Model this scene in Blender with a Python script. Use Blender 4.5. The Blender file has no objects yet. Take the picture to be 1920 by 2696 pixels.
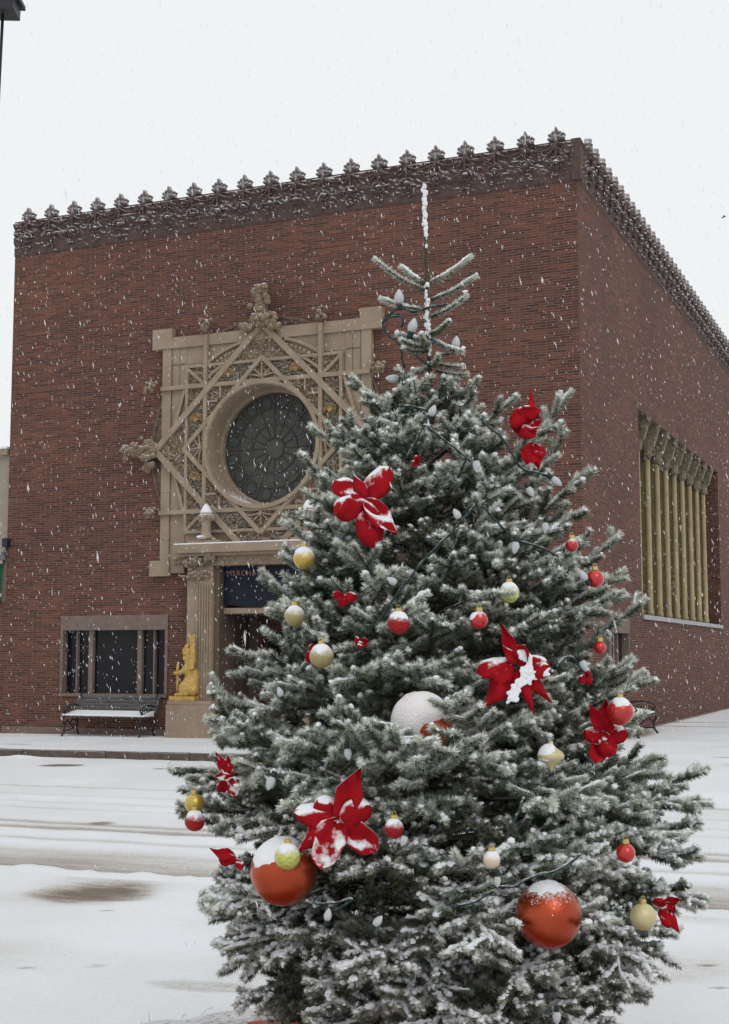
import bpy, bmesh, math, random
import numpy as np
from mathutils import Vector, Matrix
random.seed(7); RNG = np.random.default_rng(11)
R = math.radians
scene = bpy.context.scene
COL = scene.collection

# ------------------------------------------------------------------ camera
EYE = 1.6; FPX = 3600.0; CX, CY = 960.0, 1348.0
PITCH = math.atan(378/3600.)
cam = bpy.data.cameras.new('camera'); camo = bpy.data.objects.new('camera', cam); COL.objects.link(camo)
camo.location = (0, 0, EYE); camo.rotation_euler = (R(90)+PITCH, 0, 0)
cam.sensor_fit = 'HORIZONTAL'; cam.sensor_width = 36; cam.lens = 36*FPX/1920
cam.clip_start = .05; cam.clip_end = 3000
scene.camera = camo

# ------------------------------------------------------------------ world + sun (overcast snow light)
w = bpy.data.worlds.new('World'); scene.world = w; w.use_nodes = True
nt = w.node_tree; nt.nodes.clear()
sky = nt.nodes.new('ShaderNodeTexSky'); sky.sky_type = 'NISHITA'; sky.sun_disc = False
sky.sun_elevation = R(45); sky.sun_rotation = R(158); sky.dust_density = 6; sky.air_density = 1.5
hs = nt.nodes.new('ShaderNodeHueSaturation'); hs.inputs['Saturation'].default_value = .12
mx = nt.nodes.new('ShaderNodeMixRGB'); mx.inputs[0].default_value = .93      # cloud deck veils the sky
mx.inputs[2].default_value = (9.15, 9.36, 9.52, 1)
bg = nt.nodes.new('ShaderNodeBackground'); bg.inputs[1].default_value = .1
wo = nt.nodes.new('ShaderNodeOutputWorld')
nt.links.new(sky.outputs[0], hs.inputs['Color']); nt.links.new(hs.outputs[0], mx.inputs[1])
nt.links.new(mx.outputs[0], bg.inputs[0]); nt.links.new(bg.outputs[0], wo.inputs[0])
sl = bpy.data.lights.new('sun', 'SUN'); sl.energy = .5; sl.angle = R(40); sl.color = (1, .96, .91)
so = bpy.data.objects.new('sun', sl); COL.objects.link(so); so.rotation_euler = (R(45), 0, R(22))
scene.view_settings.view_transform = 'Standard'; scene.view_settings.look = 'None'
scene.view_settings.exposure = 0.0; scene.view_settings.gamma = 1
scene.cycles.max_bounces = 6; scene.cycles.use_denoising = True

# ------------------------------------------------------------------ helpers
def ray(u, v):
    x = u-CX; y = CY-v
    return Vector((x, FPX*math.cos(PITCH)-y*math.sin(PITCH), FPX*math.sin(PITCH)+y*math.cos(PITCH)))
def at(u, v, Y):
    d = ray(u, v); return Vector((0, 0, EYE))+d*(Y/d.y)

def tag(o, label=None, cat=None, group=None, kind=None):
    if label: o['label'] = label
    if cat: o['category'] = cat
    if group: o['group'] = group
    if kind: o['kind'] = kind
    return o
def empty(name, loc=(0, 0, 0), rz=0):
    o = bpy.data.objects.new(name, None); COL.objects.link(o); o.location = loc; o.rotation_euler = (0, 0, rz)
    o.empty_display_size = .2
    return o
def copy_tree(o, parent=None):
    c = o.copy(); COL.objects.link(c); c.parent = parent
    for ch in list(o.children): copy_tree(ch, c)
    return c

class MB:
    def __init__(s): s.v = []; s.f = []; s.m = []
    def add(s, vs, fs, m=0):
        b = len(s.v); s.v.extend([tuple(p) for p in vs]); s.f.extend([tuple(b+i for i in q) for q in fs]); s.m.extend([m]*len(fs))
    def box(s, a, b, m=0):
        x0, x1 = sorted((a[0], b[0])); y0, y1 = sorted((a[1], b[1])); z0, z1 = sorted((a[2], b[2]))
        s.add([(x0,y0,z0),(x1,y0,z0),(x1,y1,z0),(x0,y1,z0),(x0,y0,z1),(x1,y0,z1),(x1,y1,z1),(x0,y1,z1)],
              [(0,3,2,1),(4,5,6,7),(0,1,5,4),(1,2,6,5),(2,3,7,6),(3,0,4,7)], m)
    def tube(s, pts, r, n=8, m=0, cap=True):
        pts = [Vector(p) for p in pts]; rs = r if hasattr(r, '__len__') else [r]*len(pts)
        vs = []; fs = []; ref = None
        for i, p in enumerate(pts):
            t = (pts[min(i+1, len(pts)-1)]-pts[max(i-1, 0)]).normalized()
            if ref is None:
                ref = Vector((0,0,1)) if abs(t.z) < .9 else Vector((1,0,0))
            a = t.cross(ref).normalized(); ref = a.cross(t).normalized(); bb = ref
            for k in range(n):
                an = 2*math.pi*k/n; vs.append(p+(a*math.cos(an)+bb*math.sin(an))*rs[i])
        for i in range(len(pts)-1):
            for k in range(n):
                k2 = (k+1) % n; fs.append((i*n+k, i*n+k2, (i+1)*n+k2, (i+1)*n+k))
        if cap: fs.append(tuple(range(n-1, -1, -1))); fs.append(tuple((len(pts)-1)*n+k for k in range(n)))
        s.add(vs, fs, m)
    def lathe(s, prof, c=(0,0,0), n=20, m=0, rot=None):
        vs = []; fs = []; c = Vector(c)
        for r, z in prof:
            for k in range(n):
                an = 2*math.pi*k/n; p = Vector((r*math.cos(an), r*math.sin(an), z))
                if rot: p = rot @ p
                vs.append(c+p)
        for i in range(len(prof)-1):
            for k in range(n):
                k2 = (k+1) % n; fs.append((i*n+k, i*n+k2, (i+1)*n+k2, (i+1)*n+k))
        fs.append(tuple(range(n-1, -1, -1))); fs.append(tuple((len(prof)-1)*n+k for k in range(n)))
        s.add(vs, fs, m)
    def ico(s, c, r, sc=(1,1,1), sub=1, jit=.0, m=0, rot=None):
        V, F = ICO[sub]; c = Vector(c)
        vs = []
        for p in V:
            j = 1+random.uniform(-jit, jit); q = Vector((p[0]*r*sc[0]*j, p[1]*r*sc[1]*j, p[2]*r*sc[2]*j))
            if rot: q = rot @ q
            vs.append(c+q)
        s.add(vs, F, m)
    def prism(s, poly, y0, y1, m=0):            # polygon in the x-z plane pushed along y
        n = len(poly); vs = [(x, y0, z) for x, z in poly]+[(x, y1, z) for x, z in poly]
        fs = [tuple(range(n)), tuple(range(2*n-1, n-1, -1))]+[(i, i+n, (i+1) % n+n, (i+1) % n) for i in range(n)]
        s.add(vs, fs, m)
    def build(s, name, mats, parent=None, smooth=False, bevel=0, fix=True):
        me = bpy.data.meshes.new(name); me.from_pydata(s.v, [], s.f)
        if not isinstance(mats, (list, tuple)): mats = [mats]
        for m in mats: me.materials.append(m)
        if len(mats) > 1: me.polygons.foreach_set('material_index', s.m)
        if fix:
            bm = bmesh.new(); bm.from_mesh(me); bmesh.ops.recalc_face_normals(bm, faces=bm.faces); bm.to_mesh(me); bm.free()
        if smooth: me.polygons.foreach_set('use_smooth', [True]*len(me.polygons))
        me.update()
        o = bpy.data.objects.new(name, me); COL.objects.link(o); o.parent = parent
        if bevel:
            b = o.modifiers.new('b', 'BEVEL'); b.width = bevel; b.segments = 2; b.limit_method = 'ANGLE'
        return o
ICO = {}
for _s in (0, 1, 2):
    _b = bmesh.new(); bmesh.ops.create_icosphere(_b, subdivisions=_s+1, radius=1)
    _b.verts.ensure_lookup_table(); ICO[_s] = ([tuple(v.co) for v in _b.verts], [tuple(v.index for v in f.verts) for f in _b.faces]); _b.free()

def vnoise(x, y, seed=0):                        # smooth value noise
    x = np.asarray(x, float); y = np.asarray(y, float)
    xi = np.floor(x).astype(np.int64); yi = np.floor(y).astype(np.int64); fx = x-xi; fy = y-yi
    fx = fx*fx*(3-2*fx); fy = fy*fy*(3-2*fy)
    def h(a, b):
        n = (a*374761393+b*668265263+seed*974634777) & 0x7fffffff
        n = ((n ^ (n >> 13))*1274126177) & 0x7fffffff
        return ((n ^ (n >> 16)) & 0xffff)/65535.
    return (h(xi,yi)*(1-fx)+h(xi+1,yi)*fx)*(1-fy)+(h(xi,yi+1)*(1-fx)+h(xi+1,yi+1)*fx)*fy
def relief(x, z, s=9.0):                         # curling leaf relief 0..1
    wx = x+.12*vnoise(x*5, z*5, 3); wz = z+.12*vnoise(x*5+9, z*5, 4)
    a = 1-np.abs(2*vnoise(wx*s, wz*s, 1)-1); b = 1-np.abs(2*vnoise(wx*s*2.1, wz*s*2.1, 2)-1)
    return np.clip(a*.75+b*.45-.35, 0, 1)

# ------------------------------------------------------------------ materials
def nodes(name):
    m = bpy.data.materials.new(name); m.use_nodes = True; t = m.node_tree
    return m, t, t.nodes['Principled BSDF'], t.nodes.new, t.links.new
def ramp(new, pts):
    r = new('ShaderNodeValToRGB'); e = r.color_ramp.elements
    while len(e) < len(pts): e.new(.5)
    for i, (p, c) in enumerate(pts): e[i].position = p; e[i].color = (*c, 1) if len(c) == 3 else c
    return r
SNOWC = (.80, .82, .85)
def mat(name, c1, c2=None, scale=8, rough=.8, metal=0, bump=.0, bscale=None, snow=None, snoise=25, detail=6, spec=.3, coat=0):
    """noise-varied surface; snow=(lo,hi) lays snow on faces that look up"""
    m, t, b, new, link = nodes(name)
    tc = new('ShaderNodeTexCoord')
    n = new('ShaderNodeTexNoise'); n.inputs['Scale'].default_value = scale; n.inputs['Detail'].default_value = detail
    link(tc.outputs['Object'], n.inputs['Vector'])
    c2 = c2 or tuple(x*.75 for x in c1)
    r = ramp(new, [(.32, c1), (.68, c2)]); link(n.outputs[0], r.inputs[0]); out = r.outputs[0]
    b.inputs['Roughness'].default_value = rough; b.inputs['Metallic'].default_value = metal
    b.inputs['Specular IOR Level'].default_value = spec
    if coat: b.inputs['Coat Weight'].default_value = coat; b.inputs['Coat Roughness'].default_value = .15
    if snow:
        g = new('ShaderNodeNewGeometry'); s = new('ShaderNodeSeparateXYZ'); link(g.outputs['Normal'], s.inputs[0])
        n2 = new('ShaderNodeTexNoise'); n2.inputs['Scale'].default_value = snoise; n2.inputs['Detail'].default_value = 4
        link(tc.outputs['Object'], n2.inputs['Vector'])
        a = new('ShaderNodeMath'); a.operation = 'MULTIPLY_ADD'; a.inputs[1].default_value = .9; link(n2.outputs[0], a.inputs[0]); link(s.outputs[2], a.inputs[2])
        mr = new('ShaderNodeMapRange'); mr.inputs[1].default_value = snow[0]+.45; mr.inputs[2].default_value = snow[1]+.45; link(a.outputs[0], mr.inputs[0])
        mxx = new('ShaderNodeMixRGB'); link(mr.outputs[0], mxx.inputs[0]); link(out, mxx.inputs[1]); mxx.inputs[2].default_value = (*SNOWC, 1)
        out = mxx.outputs[0]
        if metal:
            sub = new('ShaderNodeMath'); sub.operation = 'MULTIPLY_ADD'; link(mr.outputs[0], sub.inputs[0]); sub.inputs[1].default_value = -metal; sub.inputs[2].default_value = metal
            link(sub.outputs[0], b.inputs['Metallic'])
        rr = new('ShaderNodeMath'); rr.operation = 'MULTIPLY_ADD'; link(mr.outputs[0], rr.inputs[0]); rr.inputs[1].default_value = .95-rough; rr.inputs[2].default_value = rough
        link(rr.outputs[0], b.inputs['Roughness'])
        if coat:
            cc = new('ShaderNodeMath'); cc.operation = 'MULTIPLY_ADD'; link(mr.outputs[0], cc.inputs[0]); cc.inputs[1].default_value = -coat; cc.inputs[2].default_value = coat
            link(cc.outputs[0], b.inputs['Coat Weight'])
    link(out, b.inputs['Base Color'])
    if bump:
        n3 = new('ShaderNodeTexNoise'); n3.inputs['Scale'].default_value = bscale or scale*3; n3.inputs['Detail'].default_value = 5
        link(tc.outputs['Object'], n3.inputs['Vector'])
        bp = new('ShaderNodeBump'); bp.inputs['Strength'].default_value = bump; bp.inputs['Distance'].default_value = .02
        link(n3.outputs[0], bp.inputs['Height']); link(bp.outputs[0], b.inputs['Normal'])
    return m

def brick_mat(name, cols, mortar, dark=1.0):
    m, t, b, new, link = nodes(name)
    tc = new('ShaderNodeTexCoord'); s = new('ShaderNodeSeparateXYZ'); link(tc.outputs['Object'], s.inputs[0])
    ad = new('ShaderNodeMath'); link(s.outputs[0], ad.inputs[0]); link(s.outputs[1], ad.inputs[1])
    cb = new('ShaderNodeCombineXYZ'); link(ad.outputs[0], cb.inputs[0]); link(s.outputs[2], cb.inputs[1])
    br = new('ShaderNodeTexBrick'); link(cb.outputs[0], br.inputs['Vector'])
    br.inputs['Scale'].default_value = 1; br.inputs['Brick Width'].default_value = .26; br.inputs['Row Height'].default_value = .052
    br.inputs['Mortar Size'].default_value = .007; br.inputs['Mortar Smooth'].default_value = .3; br.inputs['Bias'].default_value = 0
    br.inputs['Color1'].default_value = (0, 0, 0, 1); br.inputs['Color2'].default_value = (1, 1, 1, 1); br.inputs['Mortar'].default_value = (.5, .5, .5, 1)
    r = ramp(new, cols); r.color_ramp.interpolation = 'LINEAR'
    # neighbouring bricks share a shade in runs: second, wider brick pattern
    mp = new('ShaderNodeMapping'); mp.inputs['Scale'].default_value = (.9, 6, 1); link(cb.outputs[0], mp.inputs['Vector'])
    nz = new('ShaderNodeTexNoise'); nz.inputs['Scale'].default_value = 2.2; nz.inputs['Detail'].default_value = 5; nz.inputs['Roughness'].default_value = .7
    link(mp.outputs[0], nz.inputs['Vector'])
    sp = new('ShaderNodeSeparateColor'); link(br.outputs['Color'], sp.inputs[0])
    mm = new('ShaderNodeMath'); mm.operation = 'MULTIPLY_ADD'; link(sp.outputs[0], mm.inputs[0]); mm.inputs[1].default_value = .55
    m2 = new('ShaderNodeMath'); m2.operation = 'MULTIPLY_ADD'; link(nz.outputs[0], m2.inputs[0]); m2.inputs[1].default_value = 1.3; m2.inputs[2].default_value = -.42
    link(m2.outputs[0], mm.inputs[2]); link(mm.outputs[0], r.inputs[0])
    # large weather zones
    nl = new('ShaderNodeTexNoise'); nl.inputs['Scale'].default_value = .35; nl.inputs['Detail'].default_value = 4; link(cb.outputs[0], nl.inputs['Vector'])
    rl = ramp(new, [(.3, (.80, .80, .84)), (.7, (1.18, 1.12, 1.05))]); link(nl.outputs[0], rl.inputs[0])
    mu = new('ShaderNodeMixRGB'); mu.blend_type = 'MULTIPLY'; mu.inputs[0].default_value = 1; link(r.outputs[0], mu.inputs[1]); link(rl.outputs[0], mu.inputs[2])
    mo = new('ShaderNodeMixRGB'); link(br.outputs['Fac'], mo.inputs[0]); link(mu.outputs[0], mo.inputs[1]); mo.inputs[2].default_value = (*mortar, 1)
    link(mo.outputs[0], b.inputs['Base Color']); b.inputs['Roughness'].default_value = .9; b.inputs['Specular IOR Level'].default_value = .2
    bp = new('ShaderNodeBump'); bp.inputs['Strength'].default_value = .5; bp.inputs['Distance'].default_value = .008; bp.invert = True
    link(br.outputs['Fac'], bp.inputs['Height']); link(bp.outputs[0], b.inputs['Normal'])
    return m

M = {}
M['brick'] = brick_mat('tapestry brick', [(0, (.048, .028, .025)), (.33, (.083, .040, .032)), (.6, (.128, .054, .039)), (1, (.180, .080, .055))], (.165, .110, .092))
M['brick2'] = brick_mat('neighbour brick', [(0, (.045, .026, .022)), (.35, (.10, .045, .035)), (.6, (.16, .062, .045)), (1, (.22, .10, .07))], (.20, .15, .12))
M['terra'] = mat('terracotta', (.325, .250, .183), (.255, .195, .142), scale=3, rough=.85, bump=.25, bscale=40, snow=(.75, .95))
M['terra_plain'] = mat('terracotta slabs', (.318, .245, .180), (.25, .192, .14), scale=2.5, rough=.85, bump=.2, bscale=30)
M['terra_relief'] = mat('terracotta carving', (.275, .205, .142), (.17, .125, .088), scale=22, rough=.9, bump=.5, bscale=45, snow=(.62, 1.0), snoise=40)
M['terra_green'] = mat('green glazed carving', (.13, .135, .10), (.13, .10, .065), scale=16, rough=.6, bump=.6, bscale=40, snow=(.62, 1.0), snoise=40)
M['terra_gold'] = mat('gilt carving', (.42, .25, .09), (.2, .14, .08), scale=10, rough=.5, bump=.5, bscale=40)
M['terra_brown'] = mat('brown terracotta frieze', (.105, .066, .056), (.070, .047, .043), scale=7, rough=.85, bump=.5, bscale=35, snow=(.34, .95), snoise=30)
M['stone_dusty'] = mat('brownstone lintel', (.20, .145, .125), (.15, .11, .095), scale=6, rough=.85, bump=.2)
M['snow'] = mat('snow', (.82, .84, .87), (.76, .79, .83), scale=30, rough=.95, bump=.5, bscale=120, spec=.15)
M['snow_thin'] = mat('translucent snow over orange', (.86, .84, .84), (.80, .75, .74), scale=16, rough=.9, bump=.5, bscale=170, spec=.1)
M['snow_fluffy'] = mat('fluffy snow', (.84, .85, .87), (.78, .79, .82), scale=60, rough=.95, bump=.25, bscale=260, spec=.1)
M['glass_dark'] = mat('dark window glass', (.010, .010, .012), (.018, .018, .019), scale=2, rough=.10, spec=.16)
M['rose_glass'] = mat('leaded rose glass', (.060, .064, .060), (.088, .078, .066), scale=7, rough=.55, bump=.3, spec=.2)  # grey of reflections is put into the glass colour, hence lighter
M['rose_glass_b'] = mat('leaded rose glass green', (.070, .080, .074), (.056, .062, .058), scale=12, rough=.5, spec=.2)
M['lead'] = mat('lead came', (.062, .060, .055), (.05, .048, .044), scale=10, rough=.6)
M['wood_red'] = mat('reddish door timber', (.085, .030, .017), (.05, .02, .013), scale=4, rough=.55, bump=.2)
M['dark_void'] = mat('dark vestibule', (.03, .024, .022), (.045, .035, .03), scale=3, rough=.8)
M['vestibule'] = mat('vestibule stone', (.12, .085, .065), (.09, .065, .05), scale=3, rough=.8)
M['navy'] = mat('navy lettered panel', (.010, .012, .020), (.016, .019, .030), scale=3, rough=.6, spec=.15)
M['letter'] = mat('copper lettering', (.32, .15, .10), (.25, .12, .09), scale=20, rough=.5)
M['gold_lion'] = mat('gilded statue', (.60, .40, .13), (.42, .26, .07), scale=14, rough=.42, metal=.25, bump=.4, bscale=30)
M['gilt_col'] = mat('gilt terracotta column', (.42, .34, .195), (.33, .265, .15), scale=3, rough=.65, metal=.05, bump=.2)
M['gilt_dark'] = mat('tarnished gilt', (.20, .15, .07), (.12, .095, .05), scale=9, rough=.6, bump=.4, snow=(.6, 1.0))
M['corbel'] = mat('corbel carving', (.24, .205, .14), (.13, .11, .075), scale=12, rough=.8, bump=.6, snow=(.55, 1.0), snoise=12)
M['iron'] = mat('black cast iron', (.014, .015, .017), (.022, .022, .024), scale=20, rough=.5, spec=.4, snow=(.85, 1.1))
M['slat'] = mat('weathered bench slat', (.10, .105, .10), (.065, .07, .07), scale=9, rough=.75, snow=(.8, 1.0))
M['kerb'] = mat('wet kerb stone', (.125, .095, .075), (.08, .062, .052), scale=7, rough=.75, bump=.3, snow=(.6, .9))
M['stucco'] = mat('tan stucco', (.32, .285, .22), (.27, .24, .19), scale=3, rough=.9, bump=.2)
M['ledge'] = mat('grey metal ledge', (.35, .34, .36), (.28, .28, .30), scale=5, rough=.5)
M['sign_green'] = mat('green sign', (.012, .19, .105), (.010, .15, .08), scale=2, rough=.4)
M['white_trim'] = mat('white trim', (.7, .7, .7), scale=5, rough=.6)
M['bark'] = mat('spruce bark', (.085, .06, .045), (.05, .036, .028), scale=25, rough=.9, bump=.6, snow=(.35, .8), snoise=60)
M['wire'] = mat('green light wire', (.010, .042, .040), (.01, .022, .022), scale=20, rough=.5, snow=(.62, .9), snoise=60)
M['socket'] = mat('bulb socket', (.012, .03, .026), scale=20, rough=.5)
M['bulb'] = mat('frosted unlit bulb', (.50, .51, .52), (.42, .43, .45), scale=30, rough=.35, spec=.4)
M['gold'] = mat('gold glass ball', (.62, .45, .10), (.50, .34, .06), scale=9, rough=.28, metal=.55, spec=.5, coat=.4)
M['gold_matte'] = mat('matte gold ball', (.46, .38, .18), (.36, .30, .15), scale=12, rough=.5, metal=.35, snow=(.45, 1.0), snoise=60)
M['gold_pale'] = mat('pale gold ball', (.66, .58, .33), (.52, .45, .24), scale=8, rough=.4, metal=.3, spec=.5)
M['lemon'] = mat('lemon glass ball', (.66, .66, .17), (.5, .52, .10), scale=16, rough=.2, metal=.35, bump=.5, bscale=90, coat=.5)
M['cream'] = mat('cream ball', (.70, .52, .34), (.62, .5, .38), scale=8, rough=.35, coat=.3)
M['red_ball'] = mat('shiny red glass ball', (.62, .015, .012), (.45, .008, .010), scale=8, rough=.16, metal=.35, spec=.6, coat=.6)
M['red_tex'] = mat('crackled red ball', (.55, .02, .02), (.30, .008, .012), scale=30, rough=.35, metal=.3, bump=.8, bscale=130)
M['orange'] = mat('large copper orange ball', (.46, .095, .025), (.36, .060, .018), scale=7, rough=.36, metal=.7, bump=.12, bscale=220, spec=.5)
M['orange_red'] = mat('large copper red ball', (.50, .085, .035), (.40, .06, .03), scale=7, rough=.40, metal=.35, bump=.12, bscale=220, spec=.5)
for _n in ('gold', 'gold_matte', 'gold_pale', 'lemon', 'cream', 'red_ball', 'red_tex', 'orange', 'orange_red'): pass
M['gold_s'] = mat('dusted gold ball', (.62, .45, .10), (.50, .34, .06), scale=9, rough=.28, metal=.55, spec=.5, coat=.4, snow=(.05, .75), snoise=90)
M['gold_matte_s'] = mat('dusted matte gold ball', (.44, .36, .16), (.34, .28, .13), scale=12, rough=.5, metal=.35, snow=(.0, .8), snoise=90)
M['lemon_s'] = mat('dusted lemon glass ball', (.62, .62, .17), (.48, .5, .10), scale=16, rough=.2, metal=.35, bump=.5, bscale=90, coat=.5, snow=(.15, .8), snoise=90)
M['cream_s'] = mat('dusted cream ball', (.70, .52, .34), (.62, .5, .38), scale=8, rough=.35, coat=.3, snow=(.0, .7), snoise=90)
M['red_ball_s'] = mat('dusted red glass ball', (.60, .015, .012), (.42, .008, .010), scale=8, rough=.16, metal=.35, spec=.6, coat=.6, snow=(.45, .95), snoise=90)
M['red_tex_s'] = mat('dusted crackled red ball', (.50, .02, .02), (.28, .008, .012), scale=30, rough=.35, metal=.3, bump=.8, bscale=130, snow=(.10, .7), snoise=90)
M['orange_s'] = mat('dusted large orange ball', (.50, .085, .020), (.36, .045, .013), scale=5, rough=.27, metal=.8, bump=.10, bscale=220, spec=.5, coat=.3, snow=(.55, 1.05), snoise=110)
M['orange_red_s'] = mat('snowed large orange ball', (.48, .085, .035), (.38, .06, .03), scale=7, rough=.35, metal=.5, spec=.5, snow=(.25, .85), snoise=60)
M['cap'] = mat('ornament cap', (.62, .47, .18), (.5, .38, .14), scale=20, rough=.35, metal=.7)
M['velvet'] = mat('red velvet petal', (.38, .008, .015), (.25, .004, .010), scale=22, rough=.85, bump=.3, bscale=140, spec=.1, snow=(.62, .86), snoise=55)
M['velvet_snowy'] = mat('snowy red velvet petal', (.36, .008, .015), (.26, .005, .010), scale=22, rough=.85, bump=.3, bscale=140, spec=.1, snow=(.28, .58), snoise=45)
def flake_mat():
    m, t, b, new, link = nodes('snowflake')
    b.inputs['Base Color'].default_value = (.96, .97, .98, 1); b.inputs['Roughness'].default_value = .9
    tl = new('ShaderNodeBsdfTranslucent'); tl.inputs[0].default_value = (.97, .98, .99, 1); tp = new('ShaderNodeBsdfTransparent')
    a = new('ShaderNodeMixShader'); a.inputs[0].default_value = .55; link(b.outputs[0], a.inputs[1]); link(tl.outputs[0], a.inputs[2])
    c = new('ShaderNodeMixShader'); c.inputs[0].default_value = .52; link(a.outputs[0], c.inputs[1]); link(tp.outputs[0], c.inputs[2])
    link(c.outputs[0], t.nodes['Material Output'].inputs[0]); return m
M['flake'] = flake_mat()
M['bird'] = mat('dark feathers', (.02, .02, .022), scale=10, rough=.8)

# ------------------------------------------------------------------ building frame (local x = -u along the front, y = depth, z up)
ANG = math.atan2(1530, 3620)
D1 = Vector((-math.cos(ANG), math.sin(ANG), 0)); D2 = Vector((math.sin(ANG), math.cos(ANG), 0))
CORNER = Vector((4.0742, 25.378, 0))
HB = 11.46; WB = 13.1; DB = 24.0
def local_root(name, dx=0, dy=0, dz=0):
    o = empty(name, CORNER-D1*dx+D2*dy+Vector((0, 0, dz)), -ANG); return o
def to_local(P):                                 # world -> (u, out, z)
    d = P-CORNER; return d.dot(D1), -d.dot(D2), P.z

# ------------------------------------------------------------------ ground: sidewalk, road, far ground
def axis(segs):
    out = []
    for a, b, st in segs:
        n = max(1, int(round((b-a)/st))); out += list(np.linspace(a, b, n, endpoint=False))
    return np.array(out+[segs[-1][1]])
def sstep(x, a, b):
    t = np.clip((x-a)/(b-a), 0, 1); return t*t*(3-2*t)
def snow_grid(name, us, os_, zf, dirtf, mats, label=None):
    U, O = np.meshgrid(us, os_, indexing='ij'); Z = zf(U, O)
    V = np.stack([-U, -O, Z], -1).reshape(-1, 3); nu, no = U.shape
    idx = np.arange(nu*no).reshape(nu, no)
    F = np.stack([idx[:-1, :-1], idx[:-1, 1:], idx[1:, 1:], idx[1:, :-1]], -1).reshape(-1, 4)
    me = bpy.data.meshes.new(name); me.vertices.add(len(V)); me.vertices.foreach_set('co', V.ravel())
    me.loops.add(F.size); me.loops.foreach_set('vertex_index', F.ravel())
    me.polygons.add(len(F)); me.polygons.foreach_set('loop_start', np.arange(0, F.size, 4)); me.polygons.foreach_set('loop_total', np.full(len(F), 4))
    me.update(); me.validate()
    at_ = me.attributes.new('dirt', 'FLOAT', 'POINT'); at_.data.foreach_set('value', dirtf(U, O).ravel().astype(np.float32))
    me.polygons.foreach_set('use_smooth', [True]*len(F)); me.materials.append(mats)
    o = bpy.data.objects.new(name, me); COL.objects.link(o); o.location = CORNER; o.rotation_euler = (0, 0, -ANG)
    o['kind'] = 'structure'
    if me.polygons[0].normal.z < 0: me.flip_normals()
    return o
def snow_ground_mat():
    m, t, b, new, link = nodes('trodden snow')
    tc = new('ShaderNodeTexCoord'); a = new('ShaderNodeAttribute'); a.attribute_name = 'dirt'
    mp = new('ShaderNodeMapping'); mp.inputs['Scale'].default_value = (.8, 11, 1); link(tc.outputs['Object'], mp.inputs[0])
    n1 = new('ShaderNodeTexNoise'); n1.inputs['Scale'].default_value = 3.2; n1.inputs['Detail'].default_value = 9; n1.inputs['Roughness'].default_value = .68; link(mp.outputs[0], n1.inputs['Vector'])
    n2 = new('ShaderNodeTexNoise'); n2.inputs['Scale'].default_value = 38; n2.inputs['Detail'].default_value = 6; n2.inputs['Roughness'].default_value = .75; link(tc.outputs['Object'], n2.inputs['Vector'])
    n3 = new('ShaderNodeTexNoise'); n3.inputs['Scale'].default_value = .55; n3.inputs['Detail'].default_value = 5; link(tc.outputs['Object'], n3.inputs['Vector'])
    def ma(op, x, y, z=None):
        q = new('ShaderNodeMath'); q.operation = op
        for i, k in enumerate((x, y, z)):
            if k is None: continue
            if isinstance(k, (int, float)): q.inputs[i].default_value = k
            else: link(k, q.inputs[i])
        return q.outputs[0]
    nn = ma('ADD', ma('MULTIPLY', n1.outputs[0], .62), ma('MULTIPLY', n2.outputs[0], .38))
    d = ma('MULTIPLY', a.outputs['Fac'], ma('MULTIPLY_ADD', nn, 2.4, -.30))
    d = ma('ADD', d, ma('MULTIPLY_ADD', n3.outputs[0], .55, -.20))
    d = ma('ADD', d, ma('MULTIPLY_ADD', n2.outputs[0], .42, -.21))
    r = ramp(new, [(0, (.80, .825, .855)), (.25, (.68, .68, .68)), (.6, (.40, .365, .325)), (1, (.19, .158, .125))])
    link(d, r.inputs[0]); link(r.outputs[0], b.inputs['Base Color'])
    b.inputs['Roughness'].default_value = .9; b.inputs['Specular IOR Level'].default_value = .15
    bp = new('ShaderNodeBump'); bp.inputs['Strength'].default_value = .8; bp.inputs['Distance'].default_value = .02
    link(nn, bp.inputs['Height']); link(bp.outputs[0], b.inputs['Normal'])
    return m
M['ground'] = snow_ground_mat()
KO = 4.47
def z_walk(U, O):
    return -.008*U+.006*vnoise(U*3, O*3, 5)+.004*vnoise(U*9, O*9, 6)
def blob(U, O, u, o, ru, ro, soft=.35):
    r = np.sqrt(((U-u)/ru)**2+((O-o)/ro)**2)+.22*(vnoise(U*6, O*9, 8)-.5); return 1-sstep(r, 1-soft, 1+soft*.4)
def dirt_walk(U, O):
    d = .02+0*U
    d += .8*blob(U, O, 10.2, 3.3, .35, .10)+.6*blob(U, O, 10.9, 3.2, .25, .07)
    d += .75*(1-sstep(O, .03, .14))*(U > -.2)*.5
    d += .9*blob(U, O, .1, -2.9, .75, 2.6, .5)*(U < .05)         # bare strip by the side bench
    d += .55*blob(U, O, -1.0, -6.5, 1.2, .18)+.6*blob(U, O, -.8, -8.6, 1.3, .16)+.4*blob(U, O, -2.5, -7.4, 1.8, .14)
    for (u, o) in ((-3.2, 2.2), (-3.5, 2.6), (-2.9, 3.0), (-3.8, 3.1), (-3.3, 3.9)): d += .75*blob(U, O, u, o, .28, .05)
    return np.clip(d, 0, 1.2)
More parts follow.
